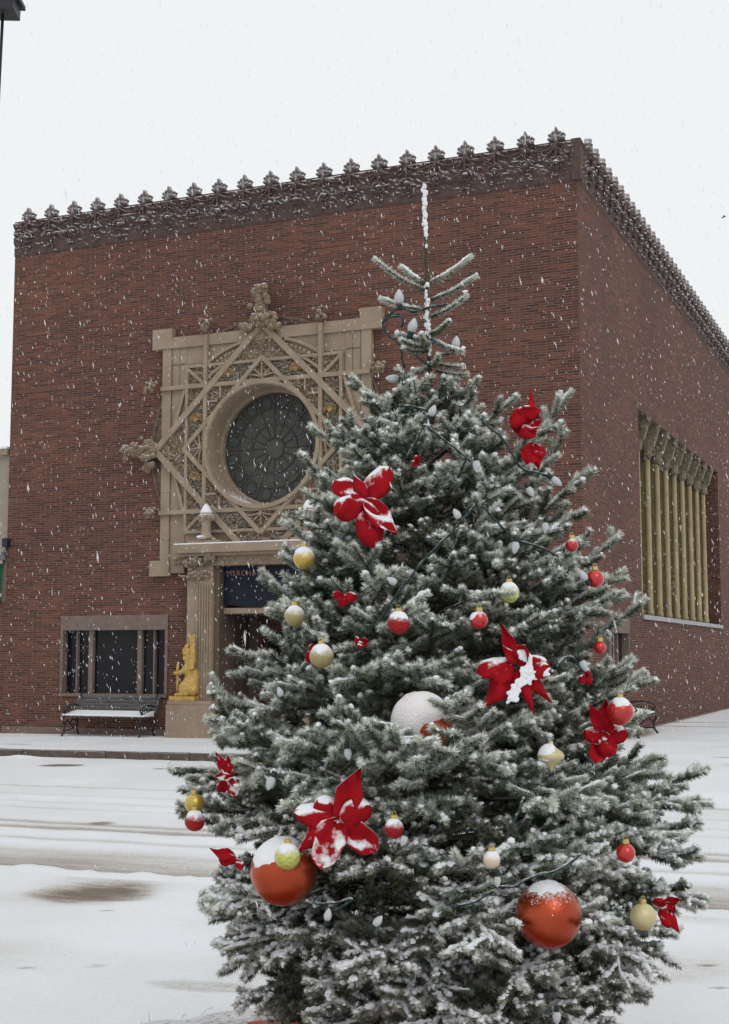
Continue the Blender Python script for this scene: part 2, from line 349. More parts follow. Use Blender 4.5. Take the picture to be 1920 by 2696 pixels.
def z_road(U, O):
    wv = (1-sstep(U, -1.5, 1.2))*(1-sstep(O, 5, 10))
    z = -.008*U-.14*(1-wv)-.004*wv
    tr = np.zeros_like(U)
    for o, wd, dp in TRACKS: tr += dp*np.exp(-((O-o-.12*(vnoise(U*.25, 0*U, 21)-.5))/wd)**2)
    z += -.016*tr+.010*vnoise(U*2.2, O*2.2, 9)+.006*vnoise(U*8, O*8, 10)
    z += .034*np.exp(-((O-RIDGE-.05*vnoise(U*3, 0*U, 22))/.07)**2)*(.4+.9*vnoise(U*11, O*8, 23))
    z += .05*np.exp(-(((U-9.1)/.3)**2+((O-KO-.15)/.14)**2))
    z -= .012*blob(U, O, *PATCH)
    return z
TRACKS = []; RIDGE = 0; PATCH = ()
def gpt(u, v, z=-.16):
    d = ray(u, v); P = Vector((0, 0, EYE))+d*((z-EYE)/d.z); return to_local(P)[:2]
_o = lambda v: gpt(0, v)[1]
TRACKS = [(_o(2062), .05, .55), (_o(2085), .10, .22), (_o(2105), .09, .25), (_o(2122), .06, .25), (_o(2160), .12, .6), (_o(2173), .13, .75), (_o(2203), .10, .45),
          (_o(2236), .22, .55), (_o(2262), .30, .85), (_o(2278), .12, .5)]
RIDGE = _o(2290)
_p = gpt(255, 2362); PATCH = (_p[0], _p[1], .46, .50)
def dirt_road(U, O):
    d = .03+0*U
    wob = .12*(vnoise(U*.25, 0*U, 21)-.5)
    for o, wd, dp in TRACKS: d += (.78 if wd < .16 else .50)*dp*np.exp(-((O-o-wob)/wd)**2)
    d += 1.0*blob(U, O, *PATCH, .75)*(.75+.5*vnoise(U*5, O*16, 41))
    q = gpt(160, 2010); d += 1.0*blob(U, O, q[0], q[1], .42, .30)
    q = gpt(420, 2022); d += .8*blob(U, O, q[0], q[1], .12, .10)
    q = gpt(270, 2169); d += .6*blob(U, O, q[0], q[1], .13, .12)
    d += .22*sstep(vnoise(U*1.1+4, O*1.1, 31), .55, .9)*(O > RIDGE+.2)
    q = gpt(540, 2590, -.1); d += .32*blob(U, O, q[0], q[1], .35, .12)
    for k in range(14):
        d += .6*blob(U, O, -3+random.uniform(-3, 5), 17.5+random.uniform(-1, 4), .05, .03)
    return np.clip(d, 0, 1.3)
us = axis([(-60, -14, 2), (-14, -8, .3), (-8, 12, .07), (12, 20, .4), (20, 70, 3)])
snow_grid('road', us, axis([(KO, 21.5, .05), (21.5, 30, .4), (30, 90, 4)]), z_road, dirt_road, M['ground'])
snow_grid('pavement', axis([(-60, -14, 2), (-14, 16, .12), (16, 60, 2)]), axis([(-90, -26, 4), (-26, -10, .4), (-10, KO, .06)]), z_walk, dirt_walk, M['ground'])
g = MB(); g.add([(-900, -900, -.32), (900, -900, -.32), (900, 900, -.32), (-900, 900, -.32)], [(0, 1, 2, 3)])
o = g.build('ground', M['snow']); tag(o, kind='structure')
# kerb stones
k = MB()
x = 30.0
while x > -2.0:
    L = random.uniform(1.5, 2.1)
    k.box((-x, -KO-.002, -.34), (-(x-L+.012), -KO+.14, -.008*x+.001))
    x -= L
ko = k.build('kerb', M['kerb'], bevel=.012); ko.location = CORNER; ko.rotation_euler = (0, 0, -ANG); ko['kind'] = 'structure'

# ------------------------------------------------------------------ bank building
bank = local_root('bank_building')
tag(bank, 'square red-brown brick bank with carved tan stone doorway, round window and leafy roof crest', 'building')
FC, FZ = 6.64, 5.92                              # centre of the round window (u, z)
def fbox(mb, u0, u1, z0, z1, o0, o1, m=0): mb.box((-u0, -o0, z0), (-u1, -o1, z1), m)
wl = MB()
LW = (8.90, 11.60, .72, 2.46); RW = (1.68, 4.38, .72, 2.46); DOOR = (5.55, 7.73, -.3, 3.50)
fz = [(-.6, .72)]
def wall_front(u0, u1, z0, z1): fbox(wl, u0, u1, z0, z1, 0, -.45)
for u0, u1 in ((0, 1.68), (4.38, 5.55), (7.73, 8.90), (11.60, 13.1)): wall_front(u0, u1, -.6, 3.50)
for u0, u1 in ((1.68, 4.38), (8.90, 11.60)): wall_front(u0, u1, -.6, .72); wall_front(u0, u1, 2.46, 3.50)
wall_front(0, 13.1, 3.50, 4.45); wall_front(0, 5.1, 4.45, 7.4); wall_front(8.2, 13.1, 4.45, 7.4); wall_front(0, 13.1, 7.4, 10.66)
fbox(wl, 0, 13.1, 10.66, 11.36, -.06, -.45)
SWN = (5.3, 16.95, 2.5, 7.12); SMW = (1.95, 3.85, .95, 2.2)
def wall_side(y0, y1, z0, z1): wl.box((0, y0, z0), (-.45, y1, z1))
wall_side(.45, SMW[0], -.6, 7.12); wall_side(SMW[0], SMW[1], -.6, SMW[2]); wall_side(SMW[0], SMW[1], SMW[3], 7.12); wall_side(SMW[1], SWN[0], -.6, 7.12)
wall_side(SWN[0], SWN[1], -.6, 2.5); wall_side(SWN[1], DB, -.6, 7.12); wall_side(.45, DB, 7.12, 10.66)
wl.box((-.06, .45, 10.66), (-.45, DB, 11.36))
wl.box((-13.1, .45, -.6), (-12.65, DB, 11.36)); wl.box((-12.65, DB-.45, -.6), (-.45, DB, 11.36))
# deep brick reveal of the side window
wl.box((-.45, SWN[1], 2.3), (-1.0, SWN[1]+.3, 7.3))
wl.build('wall', M['brick'], bank)
rf = MB(); rf.box((-12.65, .45, 11.0), (-.45, DB-.45, 11.2)); rf.build('roof', M['snow'], bank)
# foundation course of darker brick
bs = MB(); fbox(bs, 7.86, 13.1, -.6, .06, .0, .02); fbox(bs, 0, 5.4, -.6, .06, 0, .02); bs.box((0, .0, -.6), (.02, DB, .03))
bs.build('foundation', M['stone_dusty'], bank)

# frieze: relief band with fan rosettes and swags
def heightband(mb, n, length, side):
    a = np.arange(0, length+.001, .045); z = np.arange(10.64, 11.47, .04); A, Z = np.meshgrid(a, z, indexing='ij')
    H = .015+.10*relief(A+side*7, Z, 11)*np.clip((Z-10.66)*3, .35, 1)
    H += .03*(np.abs(Z-11.42) < .03)+.05*((Z > 11.28) & (Z < 11.46))*vnoise(A*22, Z*22, 12)
    
    H[:, 0] = 0; H[:, -1] = .03
    if side == 0: P = np.stack([-A, -H, Z], -1)
    else: P = np.stack([H, A, Z], -1)
    nu, no = A.shape; idx = np.arange(nu*no).reshape(nu, no)
    F = np.stack([idx[:-1, :-1], idx[1:, :-1], idx[1:, 1:], idx[:-1, 1:]], -1).reshape(-1, 4)
    mb.add(P.reshape(-1, 3), F.tolist())
fr = MB(); heightband(fr, 0, 13.1, 0); heightband(fr, 0, DB, 1)
fr.box((-.085, -.10, 10.655), (.095, .085, 11.458)); fr.box((-13.1, -.03, 11.44), (0, .42, 11.47)); fr.box((.03, .42, 11.44), (-.42, DB, 11.47))
def front_pt(s, o, z): return Vector((-s, -o, z))
def side_pt(s, o, z): return Vector((o, s, z))
crest_us = [.38+i*.6165 for i in range(21)]
side_us = [.78+i*.585 for i in range(39)]
for pt, ss in ((front_pt, crest_us), (side_pt, side_us)):
    for s in ss:
        # fan rosette: curled hood with fringe
        for k in range(7):
            an = math.pi*(k/6.); fr.ico(pt(s+.14*math.cos(an), .13, 11.04+.09*math.sin(an)), .036, (1, 1, .7), 0, .15, m=1)
        fr.ico(pt(s, .10, 11.03), .075, (1, 1, .75), 1, .12, m=1)
        for k in range(5): fr.ico(pt(s-.09+.045*k, .10, 10.95-.02*(k % 2)), .02, (1, 1, 1.5), 0)
        for k in range(4): fr.ico(pt(s+random.uniform(-.1, .1), .07, 10.80+random.uniform(-.04, .04)), .030, (1.2, 1, .8), 0, .2, m=1)
        # swag to the next crest
        pts = [pt(s+.6*t, .12, 11.38-.10*math.sin(math.pi*t)) for t in (0, .15, .3, .5, .7, .85, 1)]
        if s != ss[-1]: fr.tube(pts, .018, 5, m=1)
        fr.tube([pt(s-.03, .12, 11.44), pt(s+.03, .13, 11.32), pt(s+.11, .12, 11.24), pt(s+.18, .11, 11.22)], [.03, .026, .02, .012], 5, m=1)
        fr.tube([pt(s, .12, 11.44), pt(s, .13, 11.3), pt(s, .12, 11.16)], [.03, .022, .02], 5, m=1)
M['terra_rosette'] = mat('snowy frieze rosette', (.12, .08, .07), (.08, .056, .05), scale=12, rough=.85, bump=.5, bscale=40, snow=(.12, .75), snoise=30)
fr.build('frieze', [M['terra_brown'], M['terra_rosette']], bank)
# crest ornaments
def crest():
    mb = MB()
    poly = [(-.04, -.08), (-.04, .02), (-.09, .015), (-.165, .03), (-.135, .075), (-.165, .125), (-.10, .135), (-.075, .175), (-.03, .185), (0, .26), (.03, .185), (.075, .175), (.10, .135), (.165, .125), (.135, .075), (.165, .03), (.09, .015), (.04, .02), (.04, -.08)]
    mb.prism(poly[::-1], -.035, .06)
    mb.prism([(x*.75, z*.8+.02) for x, z in poly][::-1], -.075, -.03)
    for k in range(9): mb.ico((random.uniform(-.10, .10), -.07, random.uniform(.04, .17)), random.uniform(.02, .036), (1, 1, 1), 0, .2)
    for s in (-1, 1): mb.ico((s*.13, -.05, .05), .038, (1.2, 1, .9), 1, .15); mb.ico((s*.125, -.05, .12), .032, (1.2, 1, .9), 1, .15)
    mb.ico((0, -.06, .20), .04, (.8, 1, 1.4), 1, .1)
    mb.tube([(0, -.08, .10), (0, -.09, 0), (0, -.09, -.14)], [.03, .03, .02], 6)
    return mb
M['crest'] = mat('snow dusted crest terracotta', (.17, .13, .12), (.11, .085, .08), scale=14, rough=.85, bump=.6, bscale=40, snow=(-.1, 1.0), snoise=30)
c0 = crest().build('crest_ornament', M['crest'], bank)
c0.location = (-crest_us[0], -.02, 11.46); c0.scale = (1.0, 1, 1.15)
for s in crest_us[1:]:
    c = c0.copy(); COL.objects.link(c); c.parent = bank; c.location = (-s, -.02, 11.46)
for s in side_us:
    c = c0.copy(); COL.objects.link(c); c.parent = bank; c.location = (.02, s, 11.46); c.rotation_euler = (0, 0, R(90))

# ---- carved surround of the round window
def polar_panel(mb, rin, bound, h, N=300, K=30, m=0, zmin=None):
    th = np.linspace(0, 2*math.pi, N, endpoint=False); rb = bound(th)
    t = np.linspace(0, 1, K); Rr = rin+(rb[:, None]-rin)*t[None]
    U = Rr*np.cos(th)[:, None]; Z = Rr*np.sin(th)[:, None]
    if zmin is not None: Z = np.maximum(Z, zmin)
    H = h(U, Z)
    if np.ndim(H) == 0: H = np.full(U.shape, H)
    P = np.stack([-(U+FC), -H, Z+FZ], -1).reshape(-1, 3)
    idx = np.arange(N*K).reshape(N, K); nx = np.roll(idx, -1, 0)
    F = np.stack([idx[:, :-1], idx[:, 1:], nx[:, 1:], nx[:, :-1]], -1).reshape(-1, 4)
    mb.add(P, F.tolist(), m)
ab = np.abs
PW = 2.42
pl = MB()
polar_panel(pl, 1.30, lambda t: PW/np.maximum(ab(np.cos(t)), ab(np.sin(t))), lambda U, Z: .085, 256, 2)
bk = MB()
# plain slab plate: sides + top, with stepped ears and a foot
def plate_box(u0, u1, z0, z1, o0, o1): fbox(bk, FC+u0, FC+u1, FZ+z0, FZ+z1, o0, o1)
plate_box(-PW, PW, -2.40, -1.78, 0, .082)
for s in (-1, 1):
    plate_box(s*PW, s*1.84, -2.6, 2.20, .0, .104)             # side strips
    plate_box(s*2.66, s*2.18, 2.20, 2.64, .0, .17)           # upper ear
    plate_box(s*2.66, s*2.18, -2.66, -2.33, .0, .16)         # foot block
    plate_box(s*PW, s*2.20, -2.33, 2.20, .104, .135)         # raised edge strip
    plate_box(s*PW, s*1.84, 1.86, 2.20, .104, .112)
plate_box(-2.18, 2.18, 2.20, 2.44, .0, .16)                  # top rail
plate_box(-2.16, 2.16, 1.84, 2.20, .0, .10)
bk.build('stone_plate', M['terra_plain'], bank, bevel=.008)
# joints of the plain slabs
jt = MB()
for s in (-1, 1):
    fbox(jt, FC+s*2.0, FC+s*2.008, FZ+1.36, FZ+2.19, .112, .1145); fbox(jt, FC+s*1.86, FC+s*2.19, FZ+1.84, FZ+1.848, .112, .1145)
    fbox(jt, FC+s*2.19, FC+s*2.2, FZ-2.3, FZ+2.2, .135, .1375)
for z in (-1.9, -.9, .2, 1.36):
    for s in (-1, 1): fbox(jt, FC+s*2.2, FC+s*2.415, FZ+z, FZ+z+.008, .135, .138)
jt.build('slab_joint', M['lead'], bank)
# great circle behind the plate
gc = MB()
N = 96
for i in range(N):
    a0 = 2*math.pi*i/N; a1 = 2*math.pi*(i+1)/N
    def P(r, a, o): return (-(FC+r*math.cos(a)), -o, FZ+r*math.sin(a))
    for r0, r1, o in ((2.0, 2.72, .04), (2.66, 2.72, .06), (2.42, 2.48, .055)):
        v = [P(r0, a0, o), P(r1, a0, o), P(r1, a1, o), P(r0, a1, o), P(r0, a0, 0), P(r1, a0, 0), P(r1, a1, 0), P(r0, a1, 0)]
        if FZ+r1*math.sin(a0) > 3.5: gc.add(v, [(0, 1, 2, 3), (0, 4, 5, 1), (1, 5, 6, 2), (2, 6, 7, 3), (3, 7, 4, 0), (7, 6, 5, 4)])
for k in range(70):
    a = R(random.uniform(-40, 220)); r = random.uniform(2.52, 2.68); gc.ico((-(FC+r*math.cos(a)), -.06, FZ+r*math.sin(a)), random.uniform(.02, .045), (1, .8, 1), 0, .2)
M['ring'] = mat('weathered terracotta ring', (.17, .115, .085), (.11, .075, .058), scale=9, rough=.9, bump=.5, bscale=30)
gc.build('outer_ring', M['ring'], bank)
# relief field: union of square 1.77 and diamond 2.5
rl = MB()
star = lambda t: np.maximum(1.77/np.maximum(ab(np.cos(t)), ab(np.sin(t))), 2.42/(ab(np.cos(t))+ab(np.sin(t))))
polar_panel(rl, 1.31, star, lambda U, Z: .095+.115*relief(U, Z, 12), 640, 52, 0, -2.05)
# outside strips of relief next to the side strips
pl.build('backing_plate', M['terra_plain'], bank)
gr = MB()
def tri_panel(mb, pts, o0, amp, m=0, n=22, s=10):
    (a, b, c) = [np.array(p, float) for p in pts]
    vs = []; fs = []; id_ = {}
    for i in range(n+1):
        for j in range(n+1-i):
            p = a+(b-a)*i/n+(c-a)*j/n; id_[i, j] = len(vs)
            e = 0 if (i == 0 or j == 0 or i+j == n) else 1
            vs.append((-(FC+p[0]), -(o0+e*amp*float(relief(p[0], p[1], s))), FZ+p[1]))
    for i in range(n):
        for j in range(n-i):
            fs.append((id_[i, j], id_[i+1, j], id_[i, j+1]))
            if i+j < n-1: fs.append((id_[i+1, j], id_[i+1, j+1], id_[i, j+1]))
    mb.add(vs, fs, m)
for s in (-1, 1):
    for q in (1, -1):
        gr = MB(); tri_panel(gr, [(s*.12, q*1.70), (s*.70, q*1.70), (s*.45, q*1.36)], .125, .10, s=13)
        tri_panel(gr, [(s*.72, q*1.70), (s*1.10, q*1.38), (s*.42, q*1.38)], .128, .10, s=13); gr.build('mosaic_panel', M['terra_green'], bank)
        gr = MB(); tri_panel(gr, [(s*1.40, q*.95), (s*1.70, q*.80), (s*1.40, q*.50)], .125, .10, s=13)
        tri_panel(gr, [(s*1.72, q*.78), (s*1.70, q*.22), (s*1.40, q*.48)], .128, .10, s=13); gr.build('mosaic_panel', M['terra_green'], bank)
for (u, z) in ((1.55, .62), (1.55, -.62), (-1.55, .62), (.78, 1.52), (-.78, 1.52)):
    gd = MB()
    for r in (.05, .085, .12): gd.tube([(-(FC+u+r*math.cos(a)), -.215, FZ+z+r*math.sin(a)) for a in np.linspace(-.3, math.pi+.3, 12)], .012, 5)
    gd.ico((-(FC+u), -.22, FZ+z-.02), .05, (1, .6, 1), 1, .1)
    gd.build('gilt_boss', M['terra_gold'], bank)
# lattice bars
br = MB()
def bar(p, q, wd, o1, o0=.09, mb=None):
    mb = mb or br
    a = Vector((-(FC+p[0]), 0, FZ+p[1])); b = Vector((-(FC+q[0]), 0, FZ+q[1])); t = (b-a).normalized(); n = Vector((-t.z, 0, t.x))*wd/2
    vs = [a-n, a+n, b+n, b-n]
    v = [Vector((x.x, -o1, x.z)) for x in vs]+[Vector((x.x, -o0, x.z)) for x in vs]
    mb.add(v, [(0, 1, 2, 3), (7, 6, 5, 4), (0, 4, 5, 1), (1, 5, 6, 2), (2, 6, 7, 3), (3, 7, 4, 0)])
for s in (-1, 1):
    bar((s*1.33, -2.05), (s*1.33, 2.42), .088, .225); bar((s*1.78, -1.8), (s*1.78, 1.80), .066, .213)
    bar((-2.42, s*1.33), (2.42, s*1.33), .088, .219)
    bar((-1.82, s*1.76), (1.82, s*1.76), .06, .209)
for (p, q) in (((0, 2.52), (2.52, 0)), ((2.52, 0), (.48, -2.04)), ((0, 2.52), (-2.52, 0)), ((-2.52, 0), (-.48, -2.04))): bar(p, q, .125, .238+.001*p[0])
for (p, q) in (((0, 1.83), (1.83, 0)), ((1.83, 0), (0, -1.83)), ((0, -1.83), (-1.83, 0)), ((-1.83, 0), (0, 1.83))): bar(p, q, .09, .231+.001*q[0])
for s in (-1, 1):
    for q in (-1, 1):
        bar((s*.98, q*1.05), (s*.98, q*1.33), .04, .204); bar((s*1.05, q*.98), (s*1.33, q*.98), .04, .204)
        bar((s*1.80, q*1.74), (s*1.34, q*1.34), .07, .206)
        bar((s*1.84, q*1.3), (s*2.16, q*.25), .07, .19)
        bar((s*1.84, q*.80), (s*2.05, q*.55), .05, .186)
for r in (1.97, 2.23):                            # arches over the inner star
    for i in range(40):
        a0 = R(38+104*i/40); a1 = R(38+104*(i+1)/40)
        if abs(math.cos(a0)*r) < 1.36 and FZ+r*math.sin(a0) < 8.1 and abs(r*math.cos(a0)) > (2.45-r*math.sin(a0)): bar((r*math.cos(a0), r*math.sin(a0)), (r*math.cos(a1), r*math.sin(a1)), .06, .20)
for i in range(36):
    a = R(40+100*i/35.); r = 2.11
    if abs(math.cos(a)*r) < 1.30 and abs(r*math.cos(a)) > (2.5-r*math.sin(a)): br.ico((-(FC+r*math.cos(a)), -.19, FZ+r*math.sin(a)), .035, (1, 1, 1), 0)
sc = rl; rs_ = random.Random(3)
for k in range(420):
    a = rs_.uniform(0, 6.283); rb = float(star(np.array(a))); r = rs_.uniform(1.38, max(1.4, rb-.08)); u_, z_ = r*math.cos(a), r*math.sin(a)
    if z_ < -1.95: continue
    rr = rs_.uniform(.03, .065); a0 = rs_.uniform(0, 6.28)
    sc.tube([(-(FC+u_+rr*q*math.cos(a0+4.2*q)), -.195, FZ+z_+rr*q*math.sin(a0+4.2*q)) for q in (.25, .5, .75, 1.0)], [.012, .013, .014, .010], 4)
rl.build('carved_relief', M['terra_relief'], bank, smooth=False)
br.build('lattice_bar', M['terra'], bank, bevel=.006)
# flower tracery in the four star points
tr = MB()
for an in (0, 90, 180, 270):
    ca, sa = math.cos(R(an)), math.sin(R(an))
    tr = MB()
    for th in (-55, -28, 0, 28, 55, 150, -150):
        L = .26 if abs(th) < 60 else .14
        p0 = (1.40, 0); pts = []
        for t in np.linspace(0, 1, 6):
            r = L*t; a = R(th*(1+.35*t)); x = p0[0]+r*math.cos(a)*.95; y = p0[1]+r*math.sin(a)*1.3
            pts.append((-(FC+x*ca-y*sa), -.205, FZ+x*sa+y*ca))
        tr.tube(pts, [.022, .02, .018, .016, .014, .012], 5)
    tr.ico((-(FC+1.44*ca), -.24, FZ+1.44*sa), .045, (1, .7, 1), 1, .1)
    tr.build('tracery_flower', M['terra'], bank)
# round window: moulded ring, deep reveal, glass with lead tracery
ri = MB()
def ring(mb, r0, r1, o0, o1, m=0, N=96):
    vs = []; fs = []
    for i in range(N):
        a = 2*math.pi*i/N; c, s_ = math.cos(a), math.sin(a)
        for r, o in ((r0, o0), (r0, o1), (r1, o1), (r1, o0)): vs.append((-(FC+r*c), -o, FZ+r*s_))
    for i in range(N):
        j = (i+1) % N
        for k in range(4): k2 = (k+1) % 4; fs.append((i*4+k, i*4+k2, j*4+k2, j*4+k))
    mb.add(vs, fs, m)
ring(ri, 1.265, 1.335, .0, .262); ring(ri, 1.245, 1.265, -.42, .245); ring(ri, 1.17, 1.244, -.42, -.30)
ri.build('window_ring', M['terra'], bank, smooth=False)
gl = MB()
gl.lathe([(1.26, 0), (1.26, .02)], (0, 0, 0), 64); gl.v = [(-(FC+x), .42+z, FZ+y) for x, y, z in gl.v]
gw = gl.build('round_window', M['rose_glass'], bank)
lt = MB()
for r in (.22, .52, .84, 1.14):
    lt.tube([(-(FC+r*math.cos(a)), .40, FZ+r*math.sin(a)) for a in np.linspace(0, 2*math.pi, 49)], .014, 5, cap=False)
for i in range(16):
    a = 2*math.pi*i/16; lt.tube([(-(FC+r*math.cos(a)), .40, FZ+r*math.sin(a)) for r in (.22, 1.14)], .010, 5)
for i in range(16):
    a = 2*math.pi*(i+.5)/16; c = (-(FC+.98*math.cos(a)), FZ+.98*math.sin(a))
    lt.tube([(c[0]+.12*math.cos(b), .395, c[1]+.12*math.sin(b)) for b in np.linspace(0, 2*math.pi, 17)], .010, 5, cap=False)
lt.build('lead_tracery', M['lead'], gw)
pn = MB()
for i in range(16):
    a = 2*math.pi*(i+.5)/16; c = (-(FC+.98*math.cos(a)), FZ+.98*math.sin(a))
    pn.add([(c[0]+.11*math.cos(b), .405, c[1]+.11*math.sin(b)) for b in np.linspace(0, 2*math.pi, 16, endpoint=False)], [tuple(range(16))])
    a = 2*math.pi*i/16; c = (-(FC+.66*math.cos(a)), FZ+.66*math.sin(a))
    pn.add([(c[0]+.09*math.cos(b), .405, c[1]+.09*math.sin(b)) for b in np.linspace(0, 2*math.pi, 16, endpoint=False)], [tuple(range(16))])
pn.build('pane', M['rose_glass_b'], gw, fix=False)
# leafy finials
def cluster(mb, c, ext, n, r0, r1, seed):
    rd = random.Random(seed)
    for k in range(n):
        p = [rd.gauss(0, .42) for _ in range(3)]
        mb.ico((c[0]+p[0]*ext[0], c[1]-abs(p[1])*ext[1], c[2]+p[2]*ext[2]), rd.uniform(r0, r1), (1, 1, .85), 1, .22)
def fpos(du, dz, o): return (-(FC+du), -o, FZ+dz)
def leaf_finial(c, n, kind):
    mb = MB()
    if kind == 'top':
        mb.tube([fpos(0, 2.45, .2), fpos(0, 3.0, .22), fpos(0, 3.25, .24)], [.16, .12, .08], 8)
        cluster(mb, fpos(0, 2.62, .25), (.34, .16, .14), 34, .05, .10, 1); cluster(mb, fpos(0, 2.92, .25), (.16, .12, .18), 22, .045, .085, 2)
        cluster(mb, fpos(0, 3.22, .25), (.17, .12, .10), 26, .05, .09, 3)
        for s in (-1, 1): cluster(mb, fpos(s*.30, 2.46, .25), (.14, .1, .10), 16, .05, .09, 5+s)
    elif kind == 'side':
        s = c
        mb.tube([fpos(s*2.5, 0, .2), fpos(s*3.05, .02, .22), fpos(s*3.2, .02, .24)], [.15, .12, .07], 8)
        cluster(mb, fpos(s*2.62, -.02, .24), (.14, .14, .34), 34, .05, .095, 7); cluster(mb, fpos(s*2.95, .02, .24), (.22, .12, .17), 34, .045, .085, 8)
        cluster(mb, fpos(s*3.22, .02, .24), (.10, .12, .17), 22, .045, .08, 9); cluster(mb, fpos(s*2.7, -.35, .2), (.10, .1, .12), 14, .04, .08, 10)
    else:
        du, dz, s = c
        cluster(mb, fpos(du, dz, .22), (s, .12, s*.85), 18, .035, .065, int(du*10+dz*7))
        for k in (-1, 0, 1): mb.ico(fpos(du+k*s*.9, dz+s*.95, .24), .05, (1, 1, .8), 1, .15)
    return mb.build('leaf_finial', M['terra_relief'], bank, smooth=True)
leaf_finial(None, 0, 'top'); leaf_finial(1, 0, 'side'); leaf_finial(-1, 0, 'side')
for du in (-1.33, 1.33): leaf_finial((du, 2.56, .15), 0, 'n')
for du in (-2.62, 2.62):
    for dz in (1.34, -1.36): leaf_finial((du, dz, .13), 0, 'n')
# cornice over the door and its carved corbels
HALF = 1.88
cn = MB(); fbox(cn, FC-HALF, FC+HALF, 3.70, 3.88, 0, .50); fbox(cn, FC-HALF+.12, FC+HALF-.12, 3.64, 3.70, 0, .40)
cn.build('door_cornice', M['terra'], bank, bevel=.01)
cs = MB(); fbox(cs, FC-HALF+.01, FC+HALF-.01, 3.882, 3.905, .02, .49); cs.build('snow_cap', M['snow_fluffy'], bank, bevel=.008)
cb = MB()
fbox(cb, FC-1.86, FC+1.86, 3.44, 3.638, 0, .30)
for s in (-1, 1):
    cluster(cb, (-(FC+s*1.45), -.33, 3.53), (.42, .08, .10), 60, .03, .06, 20+s)
    cluster(cb, (-(FC+s*1.10), -.36, 3.60), (.06, .06, .05), 8, .05, .08, 23+s)
    cluster(cb, (-(FC+s*1.38), -.34, 3.24), (.34, .06, .10), 60, .028, .05, 30+s)
cb.build('carved_corbel', M['terra_relief'], bank)
# urn pinnacles on the cornice
for s in (-1, 1):
    ur = MB(); c = (-(FC+s*1.17), -.38, 0)
    cluster(ur, (c[0], c[1]+.05, 3.96), (.30, .06, .05), 40, .03, .055, 40+s)
    fbox(ur, FC+s*1.17-.38, FC+s*1.17+.38, 3.905, 3.95, .12, .46)
    ur.lathe([(.15, 4.0), (.14, 4.05), (.10, 4.10), (.10, 4.33), (.13, 4.37), (.17, 4.42), (.18, 4.47), (.13, 4.50), (.12, 4.53), (.05, 4.66), (.0, 4.70)], c, 14)
    for k in range(10):
        a = k*.628; ur.ico((c[0]+.15*math.cos(a), c[1]+.15*math.sin(a), 4.43), .045, (1, 1, 1.1), 1, .15)
    u_ = ur.build('urn_pinnacle', M['terra'], bank)
    sn = MB(); sn.lathe([(.125, 4.52), (.12, 4.56), (.07, 4.66), (.02, 4.715), (0, 4.72)], c, 14); sn.ico((c[0]+s*-.04, c[1]-.03, 4.03), .12, (1.3, 1, .35), 2, .08)
    sn.build('snow_cap', M['snow_fluffy'], u_, smooth=True)
# pilasters
for s in (-1, 1):
    pi = MB()
    cu = FC+s*1.385
    fbox(pi, FC+s*1.68, FC+s*1.44, .55, 3.435, 0, .24)
    x0, x1 = sorted((FC+s*1.44, FC+s*1.06)); fbox(pi, x0, x1, .55, 3.435, 0, .28)
    for k in range(6): fbox(pi, x0+.02+k*.062, x0+.05+k*.062, .62, 3.05, .28, .305)
    pi.build('pilaster', M['terra_relief'] if False else M['terra'], bank, bevel=.006)
    pd = MB(); fbox(pd, FC+s*1.93, FC+s*.88, -.1, .60, 0, .62); fbox(pd, FC+s*1.93+s*.015, FC+s*.86, .60, .70, 0, .635) if False else None
    fbox(pd, FC+s*1.91, FC+s*.90, .60, .68, 0, .60)
    pd.build('pedestal', M['terra_plain'], bank, bevel=.012)
    jb = MB(); x0, x1 = sorted((FC+s*1.06, FC+s*.94)); fbox(jb, x0, x1, -.1, 3.44, -.5, .20); jb.build('door_jamb', M['vestibule'], bank)
# sign panel, transom, entrance recess
sg = MB(); fbox(sg, FC-1.04, FC+1.04, 2.66, 3.44, -.10, .03)
for du in (.69, -.69): sg.lathe([(.14, 0), (.14, .13)], (0, 0, 0), 20); sg.v[-40:] = [(-(FC+du+x), -.035+z-.0, 3.42+y) for x, y, z in sg.v[-40:]]
sag = [(-(FC+1.04-2.08*i/16), 2.665-.09*math.sin(math.pi*i/16)) for i in range(17)]
sg.prism(sag, -.028, .09)
sp_ = sg.build('sign_panel', M['navy'], bank)
cu_ = bpy.data.curves.new('t', 'FONT'); cu_.body = 'MERCHANTS'; cu_.size = .15; cu_.extrude = .004; cu_.space_character = 1.22
to = bpy.data.objects.new('t', cu_); COL.objects.link(to)
dg = bpy.context.evaluated_depsgraph_get(); dg.update()
me = bpy.data.meshes.new_from_object(to.evaluated_get(dg)); bpy.data.objects.remove(to)
me.materials.clear(); me.materials.append(M['letter'])
lo = bpy.data.objects.new('lettering', me); COL.objects.link(lo); lo.parent = sp_
lo.location = (-7.50, -.036, 3.24); lo.rotation_euler = (R(90), 0, 0)
ts = MB(); fbox(ts, FC-1.04, FC+1.04, 2.46, 2.575, -.40, .0); ts.build('transom', M['terra_plain'], bank)
dr = MB()
fbox(dr, FC-1.04, FC+1.04, -.1, 2.46, -1.35, -1.30); fbox(dr, FC-1.04, FC+1.04, 2.44, 2.5, -1.35, -.45)
for s in (-1, 1): fbox(dr, FC+s*1.03, FC+s*1.10, -.1, 2.46, -1.35, -.45)
dr.build('vestibule', M['vestibule'], bank)
dd = MB()
for u0, u1 in ((-.62, -.03), (.03, .62)):
    fbox(dd, FC+u0, FC+u1, -.05, 2.25, -1.29, -1.22); fbox(dd, FC+u0+.09, FC+u1-.09, .9, 2.1, -1.22, -1.21, 1); fbox(dd, FC+u0+.09, FC+u1-.09, .15, .75, -1.22, -1.195)
